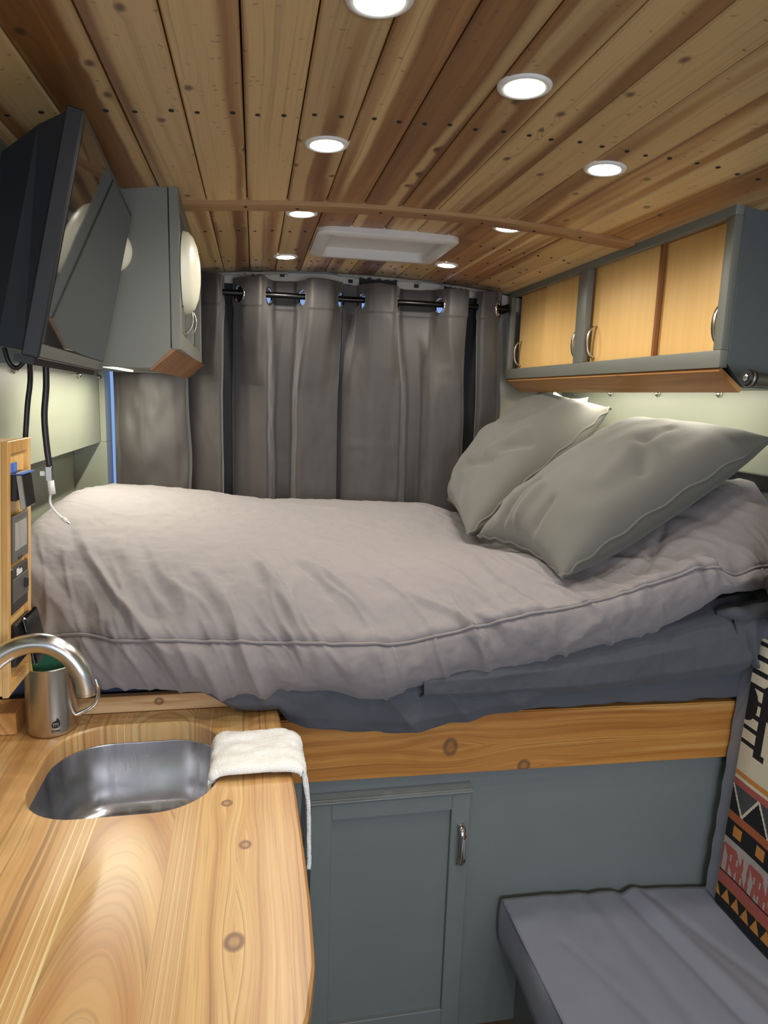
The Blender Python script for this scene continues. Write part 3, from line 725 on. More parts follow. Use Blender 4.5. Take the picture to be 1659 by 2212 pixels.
# duvet
nx, nt = 420, 330
X = np.linspace(XL+.012, XR-.012, nx)
zp = itp(X, [-.53, -.46, -.40, -.31, -.05, .29, .5, .76, .90, .98, 1.03, 1.08, 1.13, 1.27], [1.06, 1.085, 1.105, 1.116, 1.105, 1.089, 1.125, 1.176, 1.212, 1.240, 1.246, 1.222, 1.236, 1.262])
zb = itp(X, [-.53, -.31, -.14, .3, .57, .85, .98, 1.06, 1.09, 1.13, 1.27], [1.03, 1.018, .999, .972, 1.005, 1.072, 1.11, 1.16, 1.19, 1.188, 1.20])
z15 = itp(X, [-.53, -.3, 0, .3, .6, .8, 1.0, 1.1, 1.2, 1.27], [1.285, 1.245, 1.215, 1.195, 1.198, 1.205, 1.285, 1.345, 1.395, 1.395])
z19 = itp(X, [-.53, -.42, -.3, 0, .3, .6, .75, 1.27], [1.325, 1.322, 1.295, 1.248, 1.225, 1.185, 1.14, 1.14])
z23 = itp(X, [-.53, -.3, 0, .3, .6, .8, 1.27], [1.302, 1.285, 1.245, 1.232, 1.222, 1.17, 1.15])
z25 = itp(X, [-.53, -.25, .08, .6, .75, 1.27], [1.262, 1.242, 1.212, 1.208, 1.17, 1.14])
sm = lambda a: np.convolve(np.pad(a, 12, 'edge'), np.ones(25)/25, 'valid')
z15, z19, z23, z25, zb = map(sm, (z15, z19, z23, z25, zb)); zp = np.convolve(np.pad(zp, 4, 'edge'), np.ones(9)/9, 'valid')
pull = itp(X, [-.53, -.45, -.34, -.27, 1.3], [.10, .095, .05, 0, 0])
yp = 1.315+.010*vn(X*6, X*0, 3)+pull
ctrl = [(2.42+0*X, z25-.13), (2.452+0*X, z25-.05), (2.44+0*X, z25-.004), (2.28+0*X, z23), (1.92+0*X, z19), (1.58+0*X, z15+.012), (1.43+pull*.5, z15-(z15-zp)*.26), (1.352+pull*.9, zp+(z15-zp)*.32),
        (yp, zp), (yp-.012, zp-(zp-zb)*.4), (yp+.004, zp-(zp-zb)*.80), (1.35+pull*.8, zb), (1.398+pull*.6, zb+.004)]
C = np.array([[a, b_] for a, b_ in ctrl])            # (k,2,nx)
k = len(C); tt = np.linspace(0, k-1-1e-6, nt)
# spend more rows on the front
wts = np.array([.4, .4, 1.6, 2.6, 2.6, 1.7, 1, .8, .8, .8, .6, .6]); cw = np.r_[0, np.cumsum(wts)]; q = np.linspace(0, cw[-1]-1e-6, nt); tt = np.interp(q, cw, np.arange(k))
P = np.zeros((nx, nt, 3)); P[..., 0] = X[:, None]
for j, u in enumerate(tt):
    i = min(int(u), k-2); f = u-i; a, b_, c, d = C[max(i-1, 0)], C[i], C[i+1], C[min(i+2, k-1)]
    yz = .5*((2*b_)+(-a+c)*f+(2*a-5*b_+4*c-d)*f*f+(-a+3*b_-3*c+d)*f**3)
    P[:, j, 1], P[:, j, 2] = yz
# round off the left and right ends
XX = P[..., 0].copy(); S = np.r_[0, np.cumsum(np.linalg.norm(np.diff(P[nx//2], axis=0), axis=1))][None, :]*np.ones((nx, 1))
Sf = S[0, int(np.argmin(np.abs(tt-8)))]; D = Sf-S       # distance from the piping, + on top
fe = np.clip((XX-(XL+.012))/.07, 0, 1); P[..., 2] -= .06*(1-np.sqrt(1-(1-fe)**2))*(D > -.3)
front = np.clip(1-(D-.02)/.50, .0, 1)*(D > -.5)
a1 = XX+D*.42; a2 = D-XX*.35                         # creases running down to the right
env = .5+.5*vn(XX*3.1, D*2.4, 11)
w1 = np.abs(vn(a1*9+.8*vn(XX*4, D*4, 6), a2*2.0, 2)); w2 = np.abs(vn(a1*19+vn(XX*7, D*7, 5), a2*4.4, 7))
disp = .011*vn(XX*3, D*2.6, 1)+front*(.026*(1-np.minimum(1, w1*2.4))*env+.008*(1-np.minimum(1, w2*3))*(1-env*.6))
w3 = np.abs(vn((XX*.5+D)*7+vn(XX*3, D*3, 15), (XX-D)*3, 14))
disp += (1-front)*.004*(1-np.minimum(1, w3*3))+.0022*fbm(XX*26, D*22, 8)
for (xa, da, xb, db, w, am) in ((-.02, .30, .10, .02, .016, .016), (.05, .34, .20, .05, .014, -.012), (.10, .30, .26, .06, .012, .012), (-.14, .22, -.02, .02, .014, .010),
                               (.86, .05, 1.02, .22, .012, -.014), (.80, .22, .98, .06, .014, .010), (.42, .30, .52, .06, .014, .010), (1.02, .28, 1.15, .10, .014, -.010), (-.33, .35, -.22, .08, .02, .008)):
    ex, ed = xb-xa, db-da; L2 = ex*ex+ed*ed; f = np.clip(((XX-xa)*ex+(D-da)*ed)/L2, 0, 1)
    dd = np.hypot(XX-xa-f*ex, D-da-f*ed); disp += am*np.exp(-(dd/w)**2)*np.sin(np.pi*np.clip(f, .03, .97))
disp += .0035*np.exp(-((D-.012)/.006)**2)*0-.006*np.exp(-(D/.010)**2)        # pinch at the piped seam
se = np.exp(-np.abs(D-.01)/.085)*np.clip(.6+.9*vn(XX*4.3, D*3, 23), 0, 1)
wp = .5*vn(XX*9, D*9, 25)
disp += se*(.012*(1-np.minimum(1, np.abs(vn(a1*15+wp, a2*2.4, 26))*2.6))+.006*(1-np.minimum(1, np.abs(vn(a1*33+wp*2, a2*5, 27))*2.6)))
puck = np.exp(-(D/.05)**2)*.0030*np.sin(XX*105+4*vn(XX*9, XX*0, 4)); disp += puck
Nn = gnormals(P)
if Nn[nx//2, nt//3, 2] < 0: Nn = -Nn
P = P+Nn*disp[..., None]
P[..., 0] = np.clip(P[..., 0], XL+.006, XR-.006); 
t = thing('duvet', 'puffy lavender-grey duvet with a piped front seam covering the bed', 'duvet', (.36, 1.9, 1.0))
o = obj('duvet_cover', grid_bm(P), M['duvet'], t, smooth=True)
if o.data.polygons[len(o.data.polygons)//2].normal.z < 0: o.data.flip_normals()
jp = int(np.argmin(np.abs(D[0]-.0)))
pp = [Vector(P[i, jp])+Vector(Nn[i, jp])*.0035 for i in range(4, nx-3, 2)]
obj('piping', tube(B(), pp, .0034, 8), M['duvet'], t, smooth=True)

# ------------------------------------------------------------------ pillows
def pillow(name, label, A, Bc, Cc, Dc, T, seed, side, group='pillows on the bed', mat='pillow', pipe=True, pinch=.10, foldc=(), tb=None):
    """A far-bottom, B near-bottom, C near-top, D far-top; T bulge"""
    A, Bc, Cc, Dc = map(lambda v: np.array(v, float), (A, Bc, Cc, Dc)); n = 110
    u = np.sin(np.linspace(-1, 1, n)*math.pi/2); U, V = np.meshgrid(u, u, indexing='ij')
    # sides pulled in between the corners
    Uq = U*(1-pinch*(1-V**2)*np.abs(U)**3*1.0); Vq = V*(1-pinch*(1-U**2)*np.abs(V)**3)
    a, c = (Uq+1)/2, (Vq+1)/2
    base = (A*(1-a[..., None])+Bc*a[..., None])*(1-c[..., None])+(Dc*(1-a[..., None])+Cc*a[..., None])*c[..., None]
    nr = np.cross(Bc-A, Dc-A); nr /= np.linalg.norm(nr)
    if nr[2] < 0: nr = -nr
    th = T*(np.clip(1-U**2, 0, 1)*np.clip(1-V**2, 0, 1))**.43
    r_ = np.hypot(1-np.abs(U), 1-np.abs(V))
    wr = fbm(U*1.8+3, V*1.8, seed, 2)*.06+.05*ridge((U+V)*2.5, (U-V)*1.0, seed+2)*np.exp(-((np.abs(U)*np.abs(V)-.55)/.3)**2)
    edge = np.clip((1-np.maximum(np.abs(U), np.abs(V)))*6, 0, 1)
    sag = -.012*np.sin((1-V)*2)*(1-U**2)
    t = thing(name, label, 'pillow', tuple((A+Bc)/2), group)
    for sgn, nm in ((1, 'pillow_front'), (-1, 'pillow_back')):
        q = th*(1+wr*2.0) if sgn > 0 else th*(1+wr)*(tb if tb is not None else .8)
        q = q*1.0
        for (u0, v0, u1, v1, w, am) in (foldc if sgn > 0 else ()):
            ex, ey = u1-u0, v1-v0; f = np.clip(((U-u0)*ex+(V-v0)*ey)/(ex*ex+ey*ey), 0, 1)
            dd = np.hypot(U-u0-f*ex, V-v0-f*ey); q = q+am*np.exp(-(dd/w)**2)*edge
        P = base+nr*(sgn*q)[..., None]
        o = obj(nm, grid_bm(P if sgn > 0 else P[::-1]), M[mat], t, smooth=True)
        if o.data.polygons[len(o.data.polygons)//2].normal.dot(Vector(nr*sgn)) < 0: o.data.flip_normals()
    if pipe:
        loop = [base[i, 0] for i in range(n)]+[base[-1, j] for j in range(1, n)]+[base[i, -1] for i in range(n-2, -1, -1)]+[base[0, j] for j in range(n-2, 0, -1)]
        loop = loop[::2]
        loop = [Vector(p)+Vector(nr)*.004*math.sin(i*.9) for i, p in enumerate(loop)]
        obj('piping', tube(B(), loop, .0036, 8, closed=True), M[mat], t, smooth=True)
    return t
pillow('pillow', 'large grey piped pillow in front, leaning on the right wall', (.650, 1.86, 1.200), (.690, 1.385, 1.205), (1.215, 1.405, 1.530), (1.15, 1.875, 1.545), .128, 5, 1,
       foldc=((-.35, -.95, -.25, -.45, .06, -.016), (-.05, -.95, .0, -.5, .06, .012), (.30, -.95, .32, -.6, .05, -.012), (.75, .05, .45, .30, .06, -.012), (.45, .3, .4, .55, .06, -.01), (.6, -.2, .5, .25, .10, .010)))
pillow('pillow', 'grey piped pillow at the back, half hidden behind the large one', (.715, 2.40, 1.225), (.618, 1.86, 1.205), (1.165, 2.085, 1.585), (1.085, 2.43, 1.635), .125, 9, 1, pinch=.05,
       foldc=((.1, -.5, .5, -.3, .07, -.014), (.3, -.2, .7, .2, .07, .012), (-.2, .2, .2, .35, .07, -.012), (.55, -.1, .85, .1, .05, -.012)))
pillow('pillow', 'pale pillow peeping out between the rear grey pillow and the cabinet', (1.05, 2.44, 1.30), (1.10, 2.20, 1.30), (1.185, 2.28, 1.622), (1.12, 2.43, 1.640), .03, 12, 1, mat='palepillow', pipe=False)

# ------------------------------------------------------------------ bench on the right
t = thing('bench', 'grey upholstered bench seat beside the bed base', 'bench', (.93, .8, 0))
obj('bench_box', bx(.665, XR-.002, -.2, 1.412, 0, .235), M['greydark'], t)
nxx, nyy = 90, 170
def cushion(x0, x1, y0, y1, z0, z1, r=.022):
    U = np.linspace(0, 1, nxx); V = np.linspace(0, 1, nyy); UU, VV = np.meshgrid(U, V, indexing='ij')
    Xg = x0+(x1-x0)*UU; Yg = y0+(y1-y0)*VV
    Zg = z1+(-.040*UU**1.5)+.006*np.sin(np.pi*VV)
    for (xa, ya, xb, yb, w, am) in ((.93, 1.39, 1.05, .7, .016, -.012), (.965, 1.39, 1.10, .7, .02, .008), (.84, 1.39, .90, .8, .02, -.005), (1.0, 1.37, 1.14, 1.0, .014, -.006), (.78, 1.18, .83, .6, .03, -.004), (.70, 1.25, .79, 1.02, .012, -.003)):
        ex, ey = xb-xa, yb-ya; f = np.clip(((Xg-xa)*ex+(Yg-ya)*ey)/(ex*ex+ey*ey), 0, 1)
        Zg += am*np.exp(-(np.hypot(Xg-xa-f*ex, Yg-ya-f*ey)/w)**2)
    Zg += .0015*fbm(Xg*14, Yg*7, 41)
    P = np.dstack([Xg, Yg, Zg]); bm = B()
    V_ = [[bm.verts.new(P[i, j]) for j in range(nyy)] for i in range(nxx)]
    for i in range(nxx-1):
        for j in range(nyy-1): bm.faces.new((V_[i][j], V_[i+1][j], V_[i+1][j+1], V_[i][j+1]))
    rim = [V_[i][0] for i in range(nxx)]+[V_[-1][j] for j in range(1, nyy)]+[V_[i][-1] for i in range(nxx-2, -1, -1)]+[V_[0][j] for j in range(nyy-2, 0, -1)]
    prev = rim; cx, cy = (x0+x1)/2, (y0+y1)/2
    for (o_, dz) in ((.002, .006), (.006, .04), (.006, .09), (.0, .125), (-.01, .135)):
        nw = []
        for v in rim:
            x, y = v.co.x, v.co.y
            dx = (-1 if x <= x0+1e-5 else (1 if x >= x1-1e-5 else 0)); dy = (-1 if y <= y0+1e-5 else (1 if y >= y1-1e-5 else 0))
            nw.append(bm.verts.new((x+dx*(o_+.003*math.sin(y*23)), y+dy*o_*.4, v.co.z-dz)))
        for k in range(len(rim)): bm.faces.new((prev[k], prev[(k+1) % len(rim)], nw[(k+1) % len(rim)], nw[k]))
        prev = nw
    bm.faces.new(prev[::-1]); bmesh.ops.recalc_face_normals(bm, faces=bm.faces)
    return bm, [v.co.copy() for v in rim]
cb, rim = cushion(.605, XR-.02, -.15, 1.398, .24, .376)
o = obj('seat_cushion', cb, M['seat'], t, smooth=True)
rp = [r_+Vector((-.0015, 0, -.0005)) for r_ in rim[-nyy+2:]]
obj('seam_piping', tube(B(), rp, .0022, 6), M['seat'], t, smooth=True)
# backrest, leaning on the wall
def bface(z): return 1.168+.030*(z-.34)/.75
n1, m1 = 60, 90; P = np.zeros((n1, m1, 3))
prof = [(0.0, .345), (0, .40), (0, .6), (0, .85), (0, 1.03), (.012, 1.065), (.035, 1.078), (.06, 1.078)]
t = thing('backrest', 'blue-grey upholstered bench backrest standing along the right wall', 'backrest', (1.21, .8, .34))
b = B(); pts = [(1.166, .352), (1.172, .50), (1.184, .80), (1.193, 1.03), (1.20, 1.068), (1.222, 1.08), (1.252, 1.078), (1.262, 1.06), (1.262, .352)]
prism(b, pts, 'Y', -.1, 1.381, bev=.006)
o = obj('back_cushion', b, M['seat'], t, autos=50)
n1, m1 = 40, 120; P = np.zeros((n1, m1, 3)); 
for i in range(n1):
    for j in range(m1):
        y = 1.383-.10*i/(n1-1); z = .35+.70*j/(m1-1)
        P[i, j] = (bface(z)-.004-.0012*math.sin(z*75+y*34)*math.exp(-((1.383-y)/.06)), y, z)
obj('gathered_cover', grid_bm(P), M['seat'], t, smooth=True)

# woven blanket draped on the backrest: printed bands as a colour attribute on a fine grid
cw_, ch = 420, 330
YB0, YB1, ZB0, ZB1 = .62, 1.338, .352, 1.062
cream, blk, orange, rust, pink, lgrey, dgrey = [srgb(*c) for c in ((222, 214, 190), (22, 23, 26), (206, 140, 66), (176, 98, 60), (176, 92, 84), (182, 172, 166), (74, 76, 80))]
def pat(y, z):
    """y metres from the blanket's edge, z height"""
    z = z+.0
    tri = lambda p, L: abs(((p/L) % 1)*2-1)
    if z < .374: return blk
    if z < .412:
        f = (z-.374)/.038; return orange if f < tri(y, .034)*1.0 and f > .12 else blk
    if z < .418: return rust
    if z < .445: return pink
    if z < .450: return blk
    if z < .540:
        f = (z-.450)/.090; L = .085; p = ((y+f*.05)/L) % 1
        st = int(f*5)
        if p < .5: return lgrey if tri(y+.01, .022) > .45-.1*(st % 2) or f > .75 else pink
        return pink if (st % 2 or tri(y, .02) > .25) and f < .8 else lgrey
    if z < .545: return blk
    if z < .590:
        f = abs((z-.5675)/.0225); p = abs(((y/.075) % 1)-.5)*2
        return orange if (p < .36 and f < .62) else blk
    if z < .612: return rust
    if z < .682:
        f = (z-.612)/.070; k = tri(y, .085)
        if abs(k-f) < .085: return cream
        return blk if f < k else dgrey
    if z < .700: return pink
    if z < .708: return cream
    if z < .722: return orange
    # cream field with dark standing animal silhouettes
    yy = (y-.045) % .26; zz = z-.775
    leg = (.0 < yy < .024 or .055 < yy < .075 or .125 < yy < .149 or .175 < yy < .195) and 0 < zz < .12
    foot = (-.002 < yy < .034 or .05 < yy < .085 or .12 < yy < .158 or .17 < yy < .205) and 0 < zz < .016
    bod = ((yy-.10)/.115)**2+((zz-.145)/.058)**2 < 1
    head = ((yy-.215)/.035)**2+((zz-.12)/.045)**2 < 1
    if leg or foot or bod or head: return blk
    if zz > 0 and (int(z/.012) % 3 == 0) and (y % .09) < .05: return blk
    return cream
b = B(); P = np.zeros((cw_, ch, 3)); cols = []
for i in range(cw_):
    y = YB1-(YB1-YB0)*i/(cw_-1)
    for j in range(ch):
        z = ZB0+(ZB1-ZB0)*j/(ch-1)
        P[i, j] = (1.166+.026*(z-.345)/.70-.0085-.001*math.sin(y*40+z*9), y, z)
b = grid_bm(P)
lay = b.loops.layers.float_color.new('weave')
k = 0
for f in b.faces:
    c = f.calc_center_median(); col = pat(YB1-c.y, c.z)
    for lp in f.loops: lp[lay] = col
tm = NT('blanket_wool'); ca = tm.n('ShaderNodeVertexColor'); ca.layer_name = 'weave'
co = tm.coords(); fz = tm.noise(co, 500, 2)
tm.base(tm.mix(1.0, ca.outputs[0], tm.mix(fz, (.7, .7, .7, 1), (1.1, 1.1, 1.1, 1)), 'MULTIPLY')); tm.bump(fz, .8, .002); M['wool'] = tm.fin(.95)
o = obj('blanket', b, M['wool'], origin=(1.16, .98, ZB0)); solidify(o, .004, -1)
prop(o, 'patterned wool blanket with cream, rust and black bands over the backrest', 'blanket')
# black bag on the right
b = B(); bmesh.ops.create_icosphere(b, subdivisions=4, radius=1)
for v in b.verts:
    c = v.co; s_ = 1+.10*math.sin(c.x*5+c.z*7)+.06*math.sin(c.y*9+c.z*4)
    v.co = Vector((1.172+c.x*.095/1.1*s_, 1.185+c.y*.085*s_, 1.235+c.z*.145/1.1*s_))
t = thing('black_bag', 'crumpled black bag hanging at the right edge above the backrest', 'bag', (1.17, 1.185, 1.09))
obj('bag_body', b, M['blackcloth'], t, smooth=True)
obj('bag_strap', tube(B(), spline([(1.09, 1.20, 1.25), (1.083, 1.19, 1.20), (1.10, 1.18, 1.15), (1.13, 1.17, 1.12)], 6), .005, 8), M['blackcloth'], t, smooth=True)

# ------------------------------------------------------------------ worktop, sink
CZ = .93; SK = rrect(-.378, -.066, 1.032, 1.335, .10, 10)
def edge_x(y):   # front edge of the worktop, slightly bowed
    return float(np.interp(y, [.3, .52, .58, .63, .70, .80, .92, 1.05, 1.2, 1.40], [-.2, .0, .036, .057, .070, .0725, .071, .068, .060, .046]))
out = [(XL+.001, 1.395), (.048, 1.395)]+[(edge_x(y), y) for y in np.linspace(1.38, .52, 40)]+[(-.05, .495), (-.12, .485), (XL+.001, .485)]
b = B(); TH = .038
def loopverts(L, z): return [b.verts.new((x, y, z)) for x, y in L]
def fill(outer, inner, flip=False):
    es = []
    for Lp in (outer, inner):
        for a, c in zip(Lp, Lp[1:]+Lp[:1]): es.append(b.edges.get((a, c)) or b.edges.new((a, c)))
    return bmesh.ops.triangle_fill(b, edges=es, use_beauty=True, normal=(0, 0, -1 if flip else 1))
cx_, cy_ = -.22, 1.0
def inset(L, d):
    n = len(L); R = []
    for i in range(n):
        p0, p1, p2 = Vector((*L[i-1], 0)), Vector((*L[i], 0)), Vector((*L[(i+1) % n], 0))
        t1 = (p1-p0).normalized(); t2 = (p2-p1).normalized(); nn = (Vector((t1.y, -t1.x, 0))+Vector((t2.y, -t2.x, 0)))
        nn = nn.normalized()/max(.5, math.cos(t1.angle(t2, 0)/2)); R.append((p1.x+nn.x*d, p1.y+nn.y*d))
    return R
ar = sum(a[0]*c[1]-c[0]*a[1] for a, c in zip(out, out[1:]+out[:1])); 
if ar > 0: out = out[::-1]       # clockwise, so inset() with + goes inwards
top = loopverts(inset(out, .004), CZ); mid = loopverts(out, CZ-.004); mid2 = loopverts(out, CZ-TH+.004); bot = loopverts(inset(out, .004), CZ-TH)
SKc = SK[::-1]
s0 = loopverts(inset(SKc, -.004), CZ); s1 = loopverts(SKc, CZ-.004); s2 = loopverts(SKc, CZ-TH)
fill(top, s0); fill(bot, s2, True)
for A, C in ((top, mid), (mid, mid2), (mid2, bot), (s0, s1), (s1, s2)):
    n = len(A)
    for i in range(n): b.faces.new((A[i], A[(i+1) % n], C[(i+1) % n], C[i]))
bmesh.ops.recalc_face_normals(b, faces=b.faces)
t = thing('worktop', 'glossy knotty cedar worktop with a sink cut-out, lower left', 'worktop', (0, 0, 0))
obj('worktop_slab', b, M['counter'], t, origin=(0, 0, 0), autos=35)
obj('back_strip', bx(XL+.002, -.040, 1.3905, 1.409, CZ+.0005, .966, bev=.0015), M['splash'], t, origin=(0, 0, 0), label='pale cedar upstand strip with a knot')
t = thing('kitchen_cabinet', 'grey base cabinet under the cedar worktop', 'cabinet', (-.25, .95, 0))
b = B(); box(b, .028, .046, .50, 1.388, 0, CZ-TH-.001); box(b, XL-.08, .028, .50, .518, 0, CZ-TH-.001); box(b, XL-.08, .028, 1.372, 1.388, 0, CZ-TH-.001)
obj('cabinet_side', b, M['greydark'], t)
# sink bowl
t = thing('sink', 'undermounted brushed steel sink bowl with rounded corners', 'sink', (-.222, 1.18, .75))
def sl(d, z, r): return [(x, y, z) for x, y in rrect(-.378-.004+d, -.066+.004-d, 1.032-.004+d, 1.335+.004-d, r, 10)]
zt = CZ-TH-.001
o = obj('sink_bowl', loft(B(), [sl(-.02, zt, .115), sl(0, zt, .104), sl(.001, zt-.004, .103), sl(.006, .80, .10), sl(.010, .765, .095), sl(.022, .748, .085), sl(.045, .742, .06), sl(.12, .740, .02)], cap1=True), M['sinksteel'], t, smooth=True)
obj('drain', lathe(B(), [(.040, 0), (.038, .002), (.032, .001), (.028, -.002), (0, -.002)], (-.222, 1.18, .7415), (0, 0, 1), 32), M['chrome'], t, smooth=True)
# faucet
t = thing('faucet', 'brushed steel gooseneck faucet arching over the sink', 'faucet', (-.50, 1.075, CZ))
fp = spline([(-.500, 1.10, .94), (-.497, 1.10, 1.02), (-.470, 1.108, 1.09), (-.430, 1.115, 1.143), (-.385, 1.12, 1.180), (-.340, 1.12, 1.189), (-.305, 1.12, 1.172), (-.284, 1.12, 1.142), (-.2765, 1.12, 1.118), (-.275, 1.12, 1.100)], 8)
obj('spout', tube(B(), fp, .0158, 28), metal('faucet_steel', (.66, .65, .64, 1), .24, (120, 120, 30)), t, autos=50)
obj('outlet', lathe(B(), [(.0162, 0), (.0162, .004), (.012, .004), (.011, -.01), (0, -.01)], (-.275, 1.12, 1.102), (0, 0, -1), 24), M['nickel'], t, autos=40)
obj('faucet_base', lathe(B(), [(.026, 0), (.026, .006), (.02, .012), (.018, .03)], (-.50, 1.10, CZ), (0, 0, 1), 28), M['steel'], t, autos=40)
# mug, sponge
MC = Vector((-.3945, 1.341, CZ))
t = thing('mug', 'steel mug with a black flame emblem holding the sponge', 'mug', MC)
obj('mug_body', lathe(B(), [(0, .0006), (.041, .0006), (.0450, .003), (.0463, .008), (.0463, .135), (.0470, .1375), (.0463, .1385), (.0450, .137), (.0447, .012), (.041, .008), (0, .008)], MC, (0, 0, 1), 48), metal('mug_steel', (.58, .55, .51, 1), .30, (300, 300, 8)), t, autos=35)
ha = math.radians(-8); hv = Vector((math.cos(ha), math.sin(ha), 0))
hp = [MC+hv*r_+Vector((0, 0, z)) for r_, z in ((.0455, .118), (.064, .118), (.083, .108), (.0905, .088), (.088, .062), (.075, .044), (.058, .034), (.0455, .028))]
obj('mug_handle', tube(B(), spline(hp, 6), .0042, 10), M['chrome'], t, smooth=True)
# emblem: a flame drop with an m, and the small word under it, on the mug's curved side
def wrap_mug(bm, ang0, z0):
    for v in bm.verts:
        a = ang0+v.co.x/.0463; r_ = .0464+v.co.z
        x, z = MC.x+r_*math.cos(a), z0+v.co.y
        v.co = Vector((x, MC.y+r_*math.sin(a), z))
    return bm
def text_bm(s, size, bold=0.0, depth=.0002):
    cu = bpy.data.curves.new('text', 'FONT'); cu.body = s; cu.size = size; cu.align_x = 'CENTER'; cu.offset = bold; cu.extrude = depth
    o = bpy.data.objects.new('text', cu); COL.objects.link(o); bpy.context.view_layer.update()
    me = bpy.data.meshes.new_from_object(o); bm = B(); bm.from_mesh(me)
    COL.objects.unlink(o); bpy.data.objects.remove(o); bpy.data.curves.remove(cu); bpy.data.meshes.remove(me)
    return bm
ang = math.atan2(0-MC.y, 0-MC.x)+.10
P2 = []
for k in range(40):
    a = 2*math.pi*k/40; P2.append((.0078*math.cos(a), .0072*math.sin(a)))
drop = [(-.0078, -.001), (-.0070, -.0045), (-.0040, -.0070), (0, -.0078), (.0042, -.0068), (.0072, -.0040), (.0080, .0), (.0072, .0042), (.0066, .0078), (.0040, .0112), (.0012, .0130), (.0016, .0100), (.0002, .0078), (-.0030, .0066), (-.0062, .0040)]
b = B(); prism(b, [(p[0], p[1]) for p in drop], 'Z', 0, .0002); bmesh.ops.triangulate(b, faces=b.faces)
obj('emblem', wrap_mug(b, ang, CZ+.028), M['black'], t, label='black flame-shaped emblem')
b = text_bm('m', .0135, .0003, .0001)
for v in b.verts: v.co.z += .0003; v.co.y -= .0035
obj('letter', wrap_mug(b, ang, CZ+.028), M['steel'], t)
b = text_bm('mizu', .0085, .0002, .0001)
for v in b.verts: v.co.z += .0002
obj('lettering', wrap_mug(b, ang, CZ+.0125), M['black'], t, label='small black lettering')
t = thing('sponge', 'green and yellow scouring sponge standing in the steel mug', 'sponge', MC+Vector((0, 0, .05)))
def slab(x0, x1, y0, y1, z0, z1, ang_, tilt, c):
    bm = bx(x0, x1, y0, y1, z0, z1, bev=.002, seg=2)
    m = Matrix.Translation(c)@Matrix.Rotation(ang_, 4, 'Z')@Matrix.Rotation(tilt, 4, 'Y'); bmesh.ops.transform(bm, matrix=m, verts=bm.verts); return bm
sc_ = MC+Vector((-.001, -.004, .124))
obj('scourer', slab(-.026, .030, -.006, .001, -.045, .046, math.radians(12), math.radians(-6), sc_), M['green'], t)
obj('foam', slab(-.0265, .0305, .001, .016, -.045, .0475, math.radians(12), math.radians(-6), sc_), M['yellow'], t)
obj('foam_edge', slab(-.0335, -.0262, -.006, .016, -.045, .043, math.radians(12), math.radians(-6), sc_), M['yellow'], t)

# towel folded over the strip beside the sink
def towel():
    pr = [(-.083, .835), (-.081, .87), (-.077, .905), (-.073, .928), (-.066, .940), (-.045, .945), (0, .945), (.035, .945), (.058, .943), (.076, .936), (.0835, .922), (.087, .90), (.090, .86), (.091, .80), (.090, .76)]
    pr = np.array([tuple(p)[:2] for p in spline([(a, c, 0) for a, c in pr], 8)]); n = len(pr); ym = np.linspace(0, 1, 60)
    sl_ = np.r_[0, np.cumsum(np.linalg.norm(np.diff(pr, axis=0), axis=1))]; top_mask = np.clip((pr[:, 1]-.90)/.04, 0, 1)
    P = np.zeros((n, 60, 3))
    for i in range(n):
        right = max(0, (sl_[i]-.26)/.18)
        y0 = 1.108-.10*min(1, right)*0-.030*right; y1 = 1.246+.0*right
        lt = max(0, (.10-sl_[i])/.10); y0 -= .03*lt
        ys = y0+(y1-y0)*ym
        P[i, :, 0] = pr[i, 0]; P[i, :, 1] = ys; P[i, :, 2] = pr[i, 1]
        e = np.minimum(ym, 1-ym)*(y1-y0); rnd = np.sqrt(np.clip(1-(1-np.clip(e/.010, 0, 1))**2, 0, 1))
        P[i, :, 2] += .006*(rnd-1)*(1 if pr[i, 1] > .93 else 0)
    nn = gnormals(P); I, J = np.meshgrid(np.arange(n), np.arange(60), indexing='ij')
    f = .0008*vn(I*1.1, J*1.1, 2)+.003*vn(I*.12, J*.12, 6)
    s = 1 if nn[n//2, 30, 2] > 0 else -1
    return P+nn*(f*s)[..., None]
o = obj('towel', grid_bm(towel()), M['towel'], smooth=True); prop(o, 'folded white terry towel draped over the worktop beside the sink', 'towel'); solidify(o, .007, 1)

# ------------------------------------------------------------------ electrical panel box on the left wall
t = thing('panel_box', 'narrow pine electrical box with switches on the left wall', 'box', (-.47, 1.24, 1.08))
BX = -.41; BY0, BY1, BZ0, BZ1 = 1.152, 1.272, 1.082, 1.506
def slant(y, z): return y+(z-BZ0)*.17       # the box leans back with the wall
def sbox(x0, x1, y0, y1, z0, z1, bev=.001):
    return hexa(B(), [(x, slant(y, z), z) for x in (x0, x1) for y in (y0, y1) for z in (z0, z1)], bev=bev)
obj('box_body', sbox(XL-.085, BX-.004, BY0+.003, BY1-.003, BZ0+.002, BZ1-.002), M['maple'], t)
obj('box_frame', sbox(BX-.006, BX+.004, BY0, BY0+.014, BZ0, BZ1), M['pine'], t); obj('box_frame', sbox(BX-.006, BX+.004, BY1-.014, BY1, BZ0, BZ1), M['pine'], t)
obj('box_frame', sbox(BX-.006, BX+.0035, BY0+.014, BY1-.014, BZ1-.022, BZ1), M['pine'], t); obj('box_frame', sbox(BX-.006, BX+.0035, BY0+.014, BY1-.014, BZ0, BZ0+.02), M['pine'], t)
def devtext(bm, y, z, par, mat, nm='lettering'):
    for v in bm.verts: v.co = Vector((BX+.0065+v.co.z, slant(y, z)+v.co.x+v.co.y*.17, z+v.co.y))
    return obj(nm, bm, mat, par)
ya, yb = BY0+.018, BY1-.018
d = thing('phone_charger', 'black charger held by blue tape at the top of the pine box', 'charger', (BX, 1.27, 1.42))
